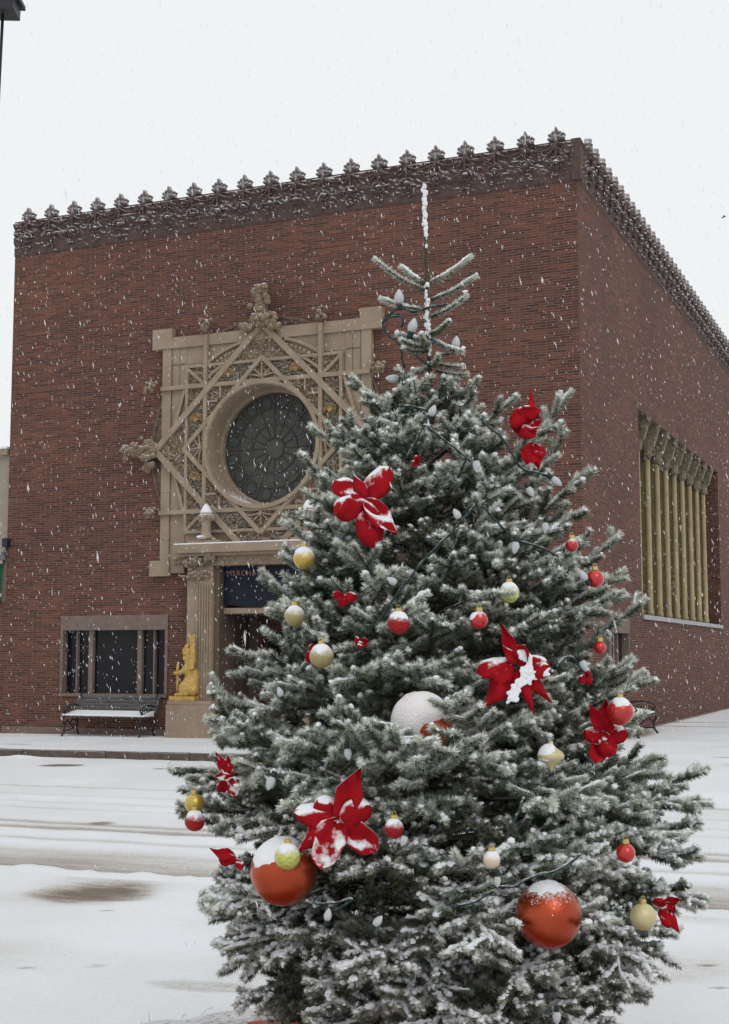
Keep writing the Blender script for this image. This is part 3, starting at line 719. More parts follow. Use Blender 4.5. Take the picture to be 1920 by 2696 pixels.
fbox(dd, FC-.72, FC-.63, -.05, 2.43, -1.29, -1.15); fbox(dd, FC+.63, FC+.72, -.05, 2.43, -1.29, -1.15); fbox(dd, FC-.62, FC+.62, 2.27, 2.43, -1.29, -1.15)
dd.build('door', [M['wood_red'], M['glass_dark']], bank)
# ground floor windows
def front_window(c):
    wn = MB(); u0, u1 = c-1.35, c+1.35
    fbox(wn, u0, u1, 2.14, 2.46, -.2, .03)                   # stone lintel
    for u in (u0, u1-.07): fbox(wn, u, u+.07, .79, 2.14, -.2, .028)
    fbox(wn, u0, u1, .72, .79, -.2, .05)
    ob = wn.build('window', M['stone_dusty'], bank, bevel=.006)
    for a, b_ in ((-.99, -.955), (-.67, -.56), (.56, .67), (.955, .99)): mu = MB(); fbox(mu, c+a, c+b_, .79, 2.14, -.16, -.06); mu.build('mullion', M['stone_dusty'], ob)
    pa = MB(); fbox(pa, c-1.28, c+1.28, .79, 2.14, -.16, -.15); pa.build('pane', M['glass_dark'], ob)
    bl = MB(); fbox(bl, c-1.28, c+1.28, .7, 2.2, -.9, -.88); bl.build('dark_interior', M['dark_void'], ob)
front_window(10.25); front_window(3.03)
# side: small window and colonnade window
sw = MB()
def sbox(mb, y0, y1, z0, z1, i0, i1, m=0): mb.box((-i0, y0, z0), (-i1, y1, z1), m)     # i = metres into the wall
sbox(sw, 1.95, 3.85, 2.06, 2.40, -.02, .2); sbox(sw, 1.95, 2.15, .95, 2.06, -.015, .2); sbox(sw, 3.78, 3.85, .95, 2.06, -.015, .2); sbox(sw, 1.9, 3.9, .88, .95, -.04, .2)
s1 = sw.build('window', M['stone_dusty'], bank)
pm = MB(); sbox(pm, 2.95, 3.03, .95, 2.06, .05, .12); pm.build('mullion', M['stone_dusty'], s1)
pp = MB(); sbox(pp, 2.15, 3.78, .95, 2.06, .14, .15); pp.build('pane', M['glass_dark'], s1)
cw = MB(); sbox(cw, 5.3, 16.95, 2.40, 2.50, -.05, .9)
w2 = cw.build('colonnade_window', M['ledge'], bank)
pp = MB(); sbox(pp, 5.3, 16.95, 2.5, 7.12, .86, .88); pp.build('pane', M['glass_dark'], w2)
cp = MB()
for i in range(9):
    y = 6.52+i*1.18
    # shaft + inner pilaster strips of tarnished gilt
    o = MB(); o.lathe([(.095, 2.5), (.10, 2.62), (.078, 2.68), (.075, 4.5), (.070, 6.40), (.09, 6.44)], (-.30, y, 0), 14)
    o.build('column', M['gilt_col'], w2, smooth=True)
    q = MB(); q.box((-.36, y-.055, 2.5), (-.86, y+.055, 7.1)); q.box((-.52, y+.50, 2.5), (-.58, y+.53, 6.5), 0)
    for z in np.arange(2.7, 6.3, .22): q.ico((-.45, y+.06, z), .045, (1.4, .5, 1), 0, .2); q.ico((-.65, y+.06, z+.1), .045, (1.4, .5, 1), 0, .2)
    q.build('pilaster', M['gilt_dark'], w2)
    c = MB()
    c.lathe([(.06, 6.30), (.13, 6.38), (.12, 6.50), (.16, 6.60)], (-.30, y, 0), 10)
    c.prism([(-.46, 6.55), (-.12, 6.60), (-.0, 6.98), (.03, 7.12), (-.5, 7.12)], y-.09, y+.09)
    for k in range(10): c.ico((random.uniform(-.42, -.15), y+random.choice((-.12, .12)), random.uniform(6.3, 6.95)), random.uniform(.025, .05), (1, .8, 1), 1, .25)
    for k in range(5): c.ico((-.02+random.uniform(-.05, .03), y+random.uniform(-.1, .1), random.uniform(6.9, 7.05)), .05, (1, 1, .8), 1, .2)
    c.build('capital', M['corbel'], w2)
c = MB(); c.box((-.38, 5.3, 6.62), (-.84, 16.95, 7.12)); 
for k in range(120): c.ico((-.36, random.uniform(5.4, 16.9), random.uniform(6.6, 7.08)), random.uniform(.04, .09), (.8, 1, 1), 1, .25)
c.build('carved_soffit', M['corbel'], w2)
for i in range(19): y = 5.9+i*.59; ms = MB(); ms.box((-.80, y, 2.5), (-.84, y+.03, 6.9)); ms.build('mullion', M['ledge'], w2)

# ------------------------------------------------------------------ winged lion
def remeshed(mb, name, m, parent, vox, smooth_it=2):
    o = mb.build(name, m, None); md = o.modifiers.new('r', 'REMESH'); md.mode = 'VOXEL'; md.voxel_size = vox
    s = o.modifiers.new('s', 'SMOOTH'); s.iterations = smooth_it; s.factor = .5
    dg = bpy.context.evaluated_depsgraph_get(); dg.update(); me = bpy.data.meshes.new_from_object(o.evaluated_get(dg))
    me.polygons.foreach_set('use_smooth', [True]*len(me.polygons)); me.name = name
    bpy.data.objects.remove(o); n = bpy.data.objects.new(name, me); COL.objects.link(n); n.parent = parent; return n
def rotY(a): return Matrix.Rotation(R(a), 3, 'Y')
lion = local_root('lion_statue', -8.26, -.33, .68)
tag(lion, 'gilded winged lion sitting upright holding a shield beside the left bench window', 'statue')
lp = MB(); lp.box((-.31, -.17, .0), (.29, .17, .09)); lp.build('plinth', M['gold_lion'], lion, bevel=.008)
L = MB()          # local x: negative = towards the shield (left in the photo)
L.ico((.10, 0, .36), .17, (1.0, .75, 1.15), 2)                       # haunch / belly
L.ico((.16, 0, .22), .14, (.95, .9, 1.0), 2)
L.ico((.02, -.08, .26), .15, (.95, .55, 1.15), 2, 0, rot=rotY(25)); L.ico((.02, .08, .26), .15, (.95, .55, 1.15), 2, 0, rot=rotY(25))
for s in (-1, 1):
    L.tube([(.10, s*.09, .15), (-.02, s*.09, .13), (-.16, s*.09, .115)], [.06, .05, .045], 8); L.ico((-.17, s*.09, .12), .05, (1.3, .9, .65), 1)
L.ico((.08, 0, .62), .155, (.85, .75, 1.35), 2, 0, rot=rotY(-8))      # chest
L.tube([(.20, 0, .25), (.22, 0, .45), (.19, 0, .62)], [.08, .08, .09], 8)
for s in (-1, 1):
    L.tube([(.03, s*.08, .66), (-.06, s*.10, .58), (-.18, s*.09, .56), (-.25, s*.04, .57)], [.06, .05, .042, .04], 8)
L.ico((.06, 0, .99), .115, (1, .95, 1.15), 2); L.ico((-.035, 0, 1.02), .065, (1, .95, .95), 1); L.ico((-.075, 0, .985), .038, (1, 1, .75), 1); L.ico((-.05, 0, .945), .03, (1.1, 1, .7), 1)
L.ico((-.045, 0, 1.075), .03, (1.1, 1.5, .7), 1); L.ico((.10, 0, .80), .13, (1, .9, 1.1), 2)
for k in range(90):                                                   # mane locks
    a = random.uniform(0, 6.283); q = random.uniform(.75, 1.0); L.ico((.085+.125*q*math.cos(a)*.9, random.choice((-1, 1))*.10*random.uniform(.3, 1), .95+.20*q*math.sin(a)), random.uniform(.020, .036), (1, 1, 1.4), 0, .1)
for s in (-1, 1): L.ico((.05, s*.06, 1.14), .026, (1, .7, 1.5), 1)
L.tube([(.25, .05, .15), (.29, .08, .3), (.27, .05, .42)], [.03, .025, .03], 6)
remeshed(L, 'body', M['gold_lion'], lion, .014)
for s in (-1, 1):
    Wg = MB(); out = [(.12, .62), (.15, .84), (.185, 1.04), (.17, 1.20), (.09, 1.37), (.15, 1.36), (.19, 1.325), (.215, 1.345), (.275, 1.36), (.265, 1.15), (.285, .90), (.25, .64)]
    Wg.prism(out, s*.10, s*.14)
    for k in range(5):
        f = k/4.; Wg.tube([(.14+.10*f, s*.145, .64), (.175+.085*f, s*.15, .95), (.18+.07*f, s*.148, 1.18), (.15+.11*f, s*.14, 1.30+.05*(f > .6))], [.018, .018, .014, .007], 6)
    Wg.build('wing', M['gold_lion'], lion, bevel=.006)
Sh = MB(); Sh.prism([(-.13, .78), (.13, .78), (.13, .55), (.09, .30), (0, .14), (-.09, .30), (-.13, .55)], -.02, .02)
Sh.prism([(-.10, .74), (.10, .74), (.10, .56), (.06, .33), (0, .2), (-.06, .33), (-.10, .56)], -.034, -.018)
sh = Sh.build('shield', M['gold_lion'], lion, bevel=.005); sh.rotation_euler = (0, R(-11), R(-62)); sh.location = (-.20, 0, 0)

# ------------------------------------------------------------------ benches
def make_bench():
    b = empty('bench')
    Wd = 1.02
    st = MB()
    for k in range(5): st.box((-Wd, -.02-.085*k, .41), (Wd, -.09-.085*k, .435))
    seat = st.build('seat', M['slat'], b, bevel=.005)
    sn = MB()
    for k in range(5): sn.box((-Wd+.015, -.023-.085*k, .436), (Wd-.015, -.087-.085*k, .462))
    sn.add([(-Wd+.02, -.42, .437), (Wd-.02, -.42, .437), (Wd-.02, -.03, .437), (-Wd+.02, -.03, .437), (-Wd+.02, -.41, .465), (Wd-.02, -.41, .465), (Wd-.02, .0, .54), (-Wd+.02, .0, .54)], [(0, 3, 2, 1), (4, 5, 6, 7), (0, 1, 5, 4), (1, 2, 6, 5), (2, 3, 7, 6), (3, 0, 4, 7)]); sn.build('snow_cover', M['snow_fluffy'], seat, bevel=.01)
    bk = MB()
    for k in range(5):
        y = .03+.035*k; z = .47+.075*k; bk.box((-Wd, y, z), (Wd, y+.025, z+.062))
    bk.build('backrest', M['slat'], b, bevel=.005)
    for s in (-1, 1):
        f = MB(); x = s*(Wd-.08)
        def cu(pts, r=.02): f.tube([(x, y, z) for y, z in pts], r, 6)
        cu([(.02, .43), (-.45, .41)]); cu([(.19, .88), (.12, .62), (.03, .44), (.06, .30), (.02, .18), (.10, .02)], .022)
        cu([(-.44, .42), (-.47, .33), (-.40, .24), (-.43, .10), (-.50, .01)], .022)
        cu([(.10, .62), (-.05, .66), (-.25, .66), (-.42, .62), (-.46, .54), (-.40, .50), (-.36, .55)], .02)
        cu([(-.38, .43), (-.42, .50)], .018); cu([(.03, .30), (-.12, .36), (-.22, .26), (-.12, .18), (-.05, .25)], .016); cu([(-.40, .26), (-.30, .34), (-.22, .26)], .016)
        cu([(.02, .18), (-.2, .14), (-.42, .12)], .016)
        for (y, z) in ((-.25, .55), (-.12, .55), (-.33, .52), (-.05, .53)): cu([(y+.045*math.cos(t), z+.045*math.sin(t)) for t in np.linspace(0, 6.28, 9)], .012)
        f.build('iron_side', M['iron'], b)
    return b
b1 = make_bench(); b1.location = CORNER+D1*10.02-D2*.30+Vector((0, 0, -.085)); b1.rotation_euler = (0, 0, -ANG)
tag(b1, 'dark slatted bench with snow on its seat under the left front window', 'bench', 'cast iron benches along the bank walls')
b2 = copy_tree(b1); b2.location = CORNER+D2*2.55-D1*.14+Vector((0, 0, -.0)); b2.rotation_euler = (0, 0, -ANG+R(90))
b2['label'] = 'snow topped bench with curled iron sides against the right-hand brick wall'

# ------------------------------------------------------------------ neighbouring building
nb = local_root('neighbour_building', -13.16, .08)
tag(nb, 'low shop building with tan upper wall left of the brick bank', 'building')
m = MB(); m.box((-7, 0, -.6), (0, 12, 2.78)); m.build('wall', M['brick2'], nb)
m = MB(); m.box((-7, .02, 2.78), (0, 12, 6.10)); m.build('upper_wall', M['stucco'], nb)
m = MB(); m.box((-7, -.10, 6.10), (0, 12.1, 6.24)); m.build('coping', M['terra_plain'], nb)
m = MB(); m.box((-7, -.11, 6.242), (0, 12, 6.29)); m.build('roof_snow', M['snow'], nb)
m = MB(); m.box((-7, -.32, 3.72), (-.02, .02, 3.90)); m.build('ledge', M['ledge'], nb)
m = MB(); m.box((-7, -.33, 3.902), (-.02, .02, 3.94)); m.build('snow_cap', M['snow_fluffy'], nb)
gs = local_root('shop_sign', -13.22, -.03)
tag(gs, 'green shop sign with white edge trim on the building left of the bank', 'sign')
m = MB(); m.box((-4, -.14, 2.98), (0, 0, 3.64)); m.build('board', M['sign_green'], gs)
m = MB(); m.box((-4, -.17, 3.642), (.03, .0, 3.71)); m.box((-4, -.17, 2.90), (.03, .0, 2.978)); m.build('trim', M['white_trim'], gs)
m = MB(); m.box((-4, -.12, 2.72), (-.0, .0, 2.898)); m.build('sign_box', M['iron'], gs)
fl = local_root('floodlight', -13.02, -.10, 3.98)
tag(fl, 'small dark floodlight fixed on the wall edge above the green sign', 'lamp')
m = MB(); m.box((-.09, -.08, .02), (.05, .06, .22)); m.build('housing', M['iron'], fl, bevel=.01)
m = MB(); m.tube([(-.02, 0, .04), (-.06, .05, -.05), (-.12, .09, -.09)], .02, 6); m.build('bracket', M['iron'], fl)

# ------------------------------------------------------------------ lamp post at the left edge + bird
P = at(4.0, 100, 12.0); LT = math.tan(R(1.2))
lamp = empty('lamp_post', (P.x-LT*(P.z+.2), P.y, -.2)); lamp.rotation_euler = (0, R(1.2), 0); tag(lamp, 'thin black lamp post with square lantern cut by the upper left edge', 'street lamp')
m = MB(); zt = P.z; m.tube([(0, 0, 0), (0, 0, 1.0), (0, 0, 1.05), (0, 0, zt+1.2)], [.045, .04, .016, .014], 10); m.build('pole', M['iron'], lamp, smooth=True)
zb = at(30, 37, 12).z+.2
m = MB(); m.box((-.13, -.13, zb), (.128, .13, zb+.14)); m.box((-.165, -.165, zb+.115), (.165, .165, zb+.155)); m.build('lantern', M['iron'], lamp, bevel=.004)
m = MB(); m.box((-.12, -.12, zb+.156), (.12, .12, zb+.45)); m.build('lantern_glass', M['glass_dark'], lamp)
m = MB(); m.lathe([(.19, zb+.45), (.12, zb+.52), (.03, zb+.62), (0, zb+.64)], (0, 0, 0), 8); m.build('lantern_roof', M['iron'], lamp)
P = at(1905, 572, 70)
bird = empty('bird', P); tag(bird, 'tiny dark bird flying in the white sky at right', 'bird')
m = MB(); m.tube([(-.13, 0, -.05), (-.05, 0, -.01), (.05, 0, .03), (.12, 0, .06), (.15, 0, .065)], [.008, .028, .03, .02, .005], 8)
m.add([(-.04, 0, .0), (.05, 0, .03), (.02, .22, .05), (-.06, .26, .02)], [(0, 1, 2, 3)]); m.add([(-.04, 0, .0), (.05, 0, .03), (.02, -.22, .05), (-.06, -.26, .02)], [(3, 2, 1, 0)])
m.build('body', M['bird'], bird)

# ------------------------------------------------------------------ the decorated spruce
TX, TY = .22, 5.0
GZ = -.12
ENV = np.array([(3.34, .0, .0), (2.66, .11, .12), (2.54, .22, .15), (2.43, .34, .28), (2.26, .44, .46), (2.05, .51, .58), (1.84, .58, .65), (1.64, .66, .72), (1.46, .74, .77),
                (1.27, .80, .80), (1.15, .86, .90), (1.01, .86, .99), (.80, .80, .95), (.59, .76, .87), (.46, .69, .80), (.32, .58, .75), (.18, .46, .62), (.0, .3, .4)])[::-1]
def envR(z, az):                                # crown radius at a height, towards azimuth az
    l = np.interp(z, ENV[:, 0], ENV[:, 1]); r = np.interp(z, ENV[:, 0], ENV[:, 2]); c = np.cos(az)
    return l*(.5-.5*c)+r*(.5+.5*c)
def surfY(u, v, k=.93):                         # depth of the crown's front at a photo point
    p = at(u, v, TY-.6); dx = p.x-TX; l = np.interp(p.z, ENV[:, 0], ENV[:, 1]); r = np.interp(p.z, ENV[:, 0], ENV[:, 2])
    Rr = (r if dx > 0 else l)*k; q = min(abs(dx)/max(Rr, .05), .985); Rm = (l+r)/2*k
    return TY-Rm*math.sqrt(1-q*q)
TW = []                                          # twigs: p0, pc, p1, snow, needle length
WOOD = []
rt = random.Random(5)
def q2(a, c, b, t): return a*(1-t)**2+c*2*t*(1-t)+b*t*t
def dq2(a, c, b, t): return ((c-a)*(1-t)+(b-c)*t)*2
def twig(p0, p1, snow, nl=.021, bend=.08):
    L = (p1-p0).length
    pc = (p0+p1)/2+Vector((rt.uniform(-1, 1), rt.uniform(-1, 1), rt.uniform(-1.8, .0)))*L*bend
    TW.append((p0, pc, p1, snow, nl))
def bough(base, tip, sag, snow, side=1.0, start=.28, nl=.0255, flat=.55, wood=.009, step=.05):
    L = (tip-base).length; c = (base+tip)/2+Vector((0, 0, -sag*L))
    WOOD.append(([q2(base, c, tip, t) for t in np.linspace(0, 1, 7)], [wood*(1-.75*t)+.001 for t in np.linspace(0, 1, 7)]))
    n = 5
    for i in range(n):                           # needles along the leader itself
        a, b = .22+.78*i/n, .22+.78*(i+1)/n
        TW.append((q2(base, c, tip, a), q2(base, c, tip, (a+b)/2), q2(base, c, tip, b), snow, nl))
    s = start; sg = rt.choice((-1, 1))
    while s < .965:
        p = q2(base, c, tip, s); d = dq2(base, c, tip, s).normalized(); sd = d.cross(Vector((0, 0, 1))).normalized(); up = sd.cross(d).normalized()
        l = side*min(.46*L, .40)*(1-s)**.75*rt.uniform(.75, 1.1)+.055*rt.uniform(.8, 1.2)
        fw = rt.uniform(.75, 1.1)
        dv = (d*fw+sd*sg*1.0+up*rt.uniform(-flat, flat+.15)).normalized()
        e = p+dv*l; twig(p, e, snow, nl)
        if l > .11:
            k = .05; s2 = rt.choice((-1, 1))
            while k < l-.025:
                pp = p+dv*k; sd2 = dv.cross(up).normalized()
                l2 = min(.34*(l-k)+.045, .11)*rt.uniform(.8, 1.2)
                dv2 = (dv*rt.uniform(.7, 1.1)+sd2*s2+up*rt.uniform(-flat, flat+.25)).normalized()
                twig(pp, pp+dv2*l2, snow, nl); s2 = -s2; k += rt.uniform(.046, .066)
        sg = -sg; s += step*rt.uniform(.75, 1.15)/L*1.0
# --- leader and the open top whorls, read off the photograph
def T(u, v, dy=0.): return at(u, v, TY+dy)
top = T(1118, 490); trunk_line = [Vector((TX, TY, GZ)), Vector((TX, TY, 1.2)), T(1133, 1100), T(1132, 1000), T(1127, 860), T(1125, 745), T(1118, 620), top]
WOOD.append((trunk_line, [.055, .040, .016, .010, .0075, .0065, .006, .005]))
TW.append((T(1125, 745), T(1122, 680), T(1119, 640), .15, .014)); TW.append((T(1119, 645), T(1118, 570), top, 1.0, .009))
TW.append((T(1127, 860), T(1126, 800), T(1125, 750), .9, .012)); TW.append((T(1133, 1000), T(1131, 920), T(1127, 860), .9, .012))
def spike(a, b, dya, dyb, snow=.6, bend=-.10, nl=.021):
    p, q = T(*a, dya), T(*b, dyb); c = (p+q)/2+Vector((0, 0, bend*(q-p).length)); TW.append((p, c, q, min(snow+.12, .94), nl)); WOOD.append(([q2(p, c, q, t) for t in (0, .5, .95)], [.006, .004, .002]))
for a, b, y0, y1, s in (((1118, 765), (988, 683), 0, -.05, .75), ((1118, 745), (1056, 702), 0, .10, .9), ((1130, 746), (1240, 676), 0, .03, .7), ((1135, 790), (1252, 728), 0, -.08, .7),
                        ((1136, 835), (1228, 778), 0, -.12, .7), ((1120, 815), (1004, 786), 0, -.10, .85), ((1136, 880), (1182, 846), 0, -.16, .55), ((1135, 890), (1216, 925), 0, -.14, .8),
                        ((1125, 910), (1058, 895), 0, -.15, .8), ((1122, 925), (1064, 915), 0, -.10, .7), ((1128, 905), (1108, 882), 0, -.2, .6), ((1140, 960), (1155, 935), 0, -.2, .6),
                        ((1120, 895), (1048, 880), 0, -.02, .7), ((1140, 950), (1215, 965), 0, -.12, .8), ((1130, 960), (1090, 975), 0, -.16, .7), ((1150, 975), (1230, 985), 0, -.1, .7)):
    spike(a, b, y0, y1, s)
# --- boughs whose tips make the outline in the photograph: (tip, depth offset, rise angle)
TIPS = [((928, 993), -.05, 44), ((818, 1121), .0, 33), ((790, 1196), -.12, 40), ((742, 1374), .05, 30), ((688, 1523), -.05, 30), ((707, 1665), -.10, 30), ((610, 1708), .0, 20),
        ((556, 1809), .0, 24), ((562, 1866), -.18, 22), ((455, 2026), -.05, 8), ((470, 2135), .1, 4), ((532, 2353), -.05, -4), ((556, 2425), .05, -8), ((596, 2545), 0, -14),
        ((1360, 1044), -.05, 36), ((1504, 1031), .05, 50), ((1492, 1137), -.05, 54), ((1552, 1235), .0, 40), ((1534, 1345), -.1, 25), ((1632, 1407), .05, 36), ((1643, 1501), -.05, 28),
        ((1640, 1560), -.1, 15), ((1700, 1575), .1, 34), ((1661, 1732), .0, 34), ((1705, 1782), -.1, 22), ((1726, 1990), .0, 16), ((1862, 2022), .05, 12), ((1866, 2110), -.05, 6), ((1844, 2180), .1, 2), ((1850, 2258), -.1, 0),
        ((1862, 2365), .05, -2), ((1773, 2459), -.1, -8), ((1762, 2525), .05, -14), ((1700, 2640), 0, -20), ((640, 2640), 0, -20),
        ((1250, 1035), -.1, 40), ((1245, 1110), -.2, 30), ((1035, 1040), -.1, 38), ((985, 1060), -.15, 34), ((900, 1105), -.1, 32), ((930, 1180), -.25, 30), ((1250, 1005), -.02, 40), ((1090, 1000), -.2, 45)]
for (tp, dy, el) in TIPS:
    tip = T(*tp, dy); hx = math.hypot(tip.x-TX, tip.y-TY)
    base = Vector((TX, TY, max(tip.z-math.tan(R(el))*hx*.9, GZ+.12)))
    w_ = .55 if tip.z > 1.9 else .9
    if tp in ((1504, 1031), (1492, 1137), (1632, 1407), (1700, 1575), (1360, 1044), (928, 993), (790, 1196), (742, 1374)): w_ = .38
    bough(base, tip, .10 if el > 10 else -.04, .62 if tip.z > 1.0 else .8, side=w_, start=.32)
# --- the rest of the crown
ga = 0.0; n_b = 0
zc = 2.62
while zc > .22:
    wh = .19 if zc < 1.9 else .15; kq = round(zc/wh); inter = rt.random() < .34
    zs = zc if inter else kq*wh+rt.gauss(0, .022)+.02; zs = min(max(zs, .2), 2.62)
    Rm = float(envR(zs, math.pi/2)); az = ga; ga += 2.39996+rt.uniform(-.35, .35)
    Rr = float(envR(zs, az))*(rt.uniform(.52, .78) if inter else rt.uniform(.86, 1.0))
    f = (zs-.2)/2.4; el = -14+50*f+rt.uniform(-6, 6)
    tip = Vector((TX+Rr*math.cos(az), TY+Rr*math.sin(az), zs)); base = Vector((TX, TY, max(zs-math.tan(R(el))*Rr, GZ+.1)))
    sf = .50+.34*(1-f)+rt.uniform(-.12, .12)
    bough(base, tip, rt.uniform(.04, .12) if el > 8 else -.07, .50+.34*(1-f)+rt.uniform(-.12, .12), side=.85 if zs > 1.8 else 1.0, start=.30 if Rr < .5 else .4)
    n_b += 1; zc -= .0098+.0022/max(Rm, .2)
    # a forked side bough filling the shell
    for q in range((1 if rt.random() < .5 else 2) if math.sin(az) < .35 else 0):
        m_ = base.lerp(tip, rt.uniform(.30, .5)); az2 = az+rt.uniform(-.55, .55); z2 = zs+rt.uniform(-.16, .12)
        if z2 < .12 or z2 > 2.6: continue
        R2 = float(envR(z2, az2))*rt.uniform(.72, .93); t2 = Vector((TX+R2*math.cos(az2), TY+R2*math.sin(az2), z2+.03))
        if (t2-m_).length > .12: bough(m_, t2, rt.uniform(-.02, .12), sf, side=.8, start=.25, wood=.006)
for k in range(90):                              # short inner boughs that close the core
    z_ = .2+2.1*k/90; a_ = k*2.39996; r_ = float(envR(z_, a_))*rt.uniform(.42, .62); t_ = Vector((TX+r_*math.cos(a_), TY+r_*math.sin(a_), z_))
    bough(Vector((TX, TY, max(z_-.12, GZ+.05))), t_, .03, .35, side=1.1, start=.15)
# boughs resting in front of the snowed-under ball and between the ornaments
for tp, fr_, dd_ in (((985, 1900), (850, 1990), .17), ((1050, 1935), (900, 2030), .19), ((1095, 1955), (990, 2060), .19), ((1150, 1965), (1120, 2070), .18), ((1195, 1930), (1270, 2030), .16), ((1230, 1885), (1300, 1975), .10), ((1180, 1848), (1160, 1960), .17),
                     ((1085, 1590), (1010, 1680), .08), ((1300, 1560), (1190, 1600), .08), ((760, 1630), (860, 1700), .04), ((1300, 2250), (1180, 2300), .05), ((1040, 1500), (980, 1590), .05), ((1300, 1260), (1240, 1400), .06)):
    p, q = at(*fr_, surfY(*fr_)+.14), at(*tp, surfY(*tp)-dd_)
    bough(p, q, -.05, .72, side=.8, start=.1, wood=.004)
# front tips pointing out of the dark, as the photograph shows
for tp, bs_, dz in (((1075, 1785), (1010, 1905), .9), ((1180, 1848), (1150, 1900), .8)):
    p, q = at(bs_[0]+40, bs_[1]+25, surfY(*bs_)+.12), at(*tp, surfY(*tp)-.08)
    spike_c = (p+q)/2; TW.append((p, spike_c, q, dz, .021))
print('boughs', n_b, 'twigs', len(TW))

# ---------------- ornament positions are known first so that twigs do not grow through them
CLEAR = []                                       # (centre, radius)
BALLS = [ # u, v, r_px, material, cap_snow(angle deg), label, depth shift
 (801, 1470, 29, 'gold', 62, 'gold ball with a thick snow cap hanging from the left twigs beside the navy panel', -.02),
 (776, 1622, 27, 'gold_matte', 40, 'dull gold ball half sunk in the left edge twigs below the navy panel', .0),
 (847, 1728, 31, 'gold_matte', 66, 'ribbed pale gold ball with frosted top in front of the left middle boughs', -.03),
 (1341, 1561, 27, 'lemon', 70, 'lemon yellow ball half hidden by a snowy twig above the large red flower', -.03),
 (512, 2116, 25, 'gold', 0, 'yellow ball hanging behind the small red ball at the far left tip', .06),
 (757, 2256, 33, 'lemon', 58, 'shiny lemon ball with snow cap hanging in front of the large orange ball', -.17),
 (1295, 2264, 22, 'cream', 60, 'small cream coloured ball under a snowy twig in the lower middle of the tree', -.04),
 (1694, 2414, 33, 'gold_pale', 0, 'plain pale gold ball at the lower right beside the red petals', -.06),
 (1506, 1436, 17, 'red_ball', 30, 'tiny bright red ball with gold cap, highest on the right side', -.05),
 (1567, 1524, 23, 'red_ball', 0, 'small glossy red ball against the brick wall beside a white bulb', -.08),
 (1262, 1633, 24, 'red_ball', 48, 'small glossy red ball with snow on its left shoulder, above the large red flower', -.05),
 (1050, 1640, 29, 'red_tex', 75, 'crackled red ball under a tall snow cap in the middle of the tree', -.05),
 (1633, 1874, 35, 'red_ball', 55, 'larger shiny red ball in front of the red flower by the side bench', -.10),
 (513, 2162, 26, 'red_tex', 66, 'snow capped red ball at the far left tip of the tree', -.02),
 (1038, 2182, 25, 'red_tex', 60, 'small red ball with gold cap and frosted face, right of the lower left flower', -.05),
 (1648, 2246, 24, 'red_ball', 0, 'small dark red ball on the lower right side with no snow', -.06),
 (1580, 1705, 16, 'red_ball', 0, 'sliver of an orange red ball tucked in the right boughs', .03),
 (747, 2295, 85, 'orange', 0, 'large orange ball with a patch of snow at the lower left', .05),
 (1445, 2409, 83, 'orange', 0, 'large copper orange ball low on the right between snowy boughs', .07),
 (1116, 1905, 76, 'orange_red', 78, 'large orange ball buried under deep snow in the middle of the tree', .05)]
for i, b in enumerate(BALLS):
    u, v, rp = b[:3]; Y = surfY(u, v, .97)+b[6]
    c = at(u, v, Y); r = rp*(c-Vector((0, 0, EYE))).length/FPX; BALLS[i] = b+(c, r); CLEAR.append((c, r+.004, 0 if ('deep snow' in b[5]) else r*(.35 if ('half' in b[5] or 'cream' in b[5] or 'sliver' in b[5]) else .62)))
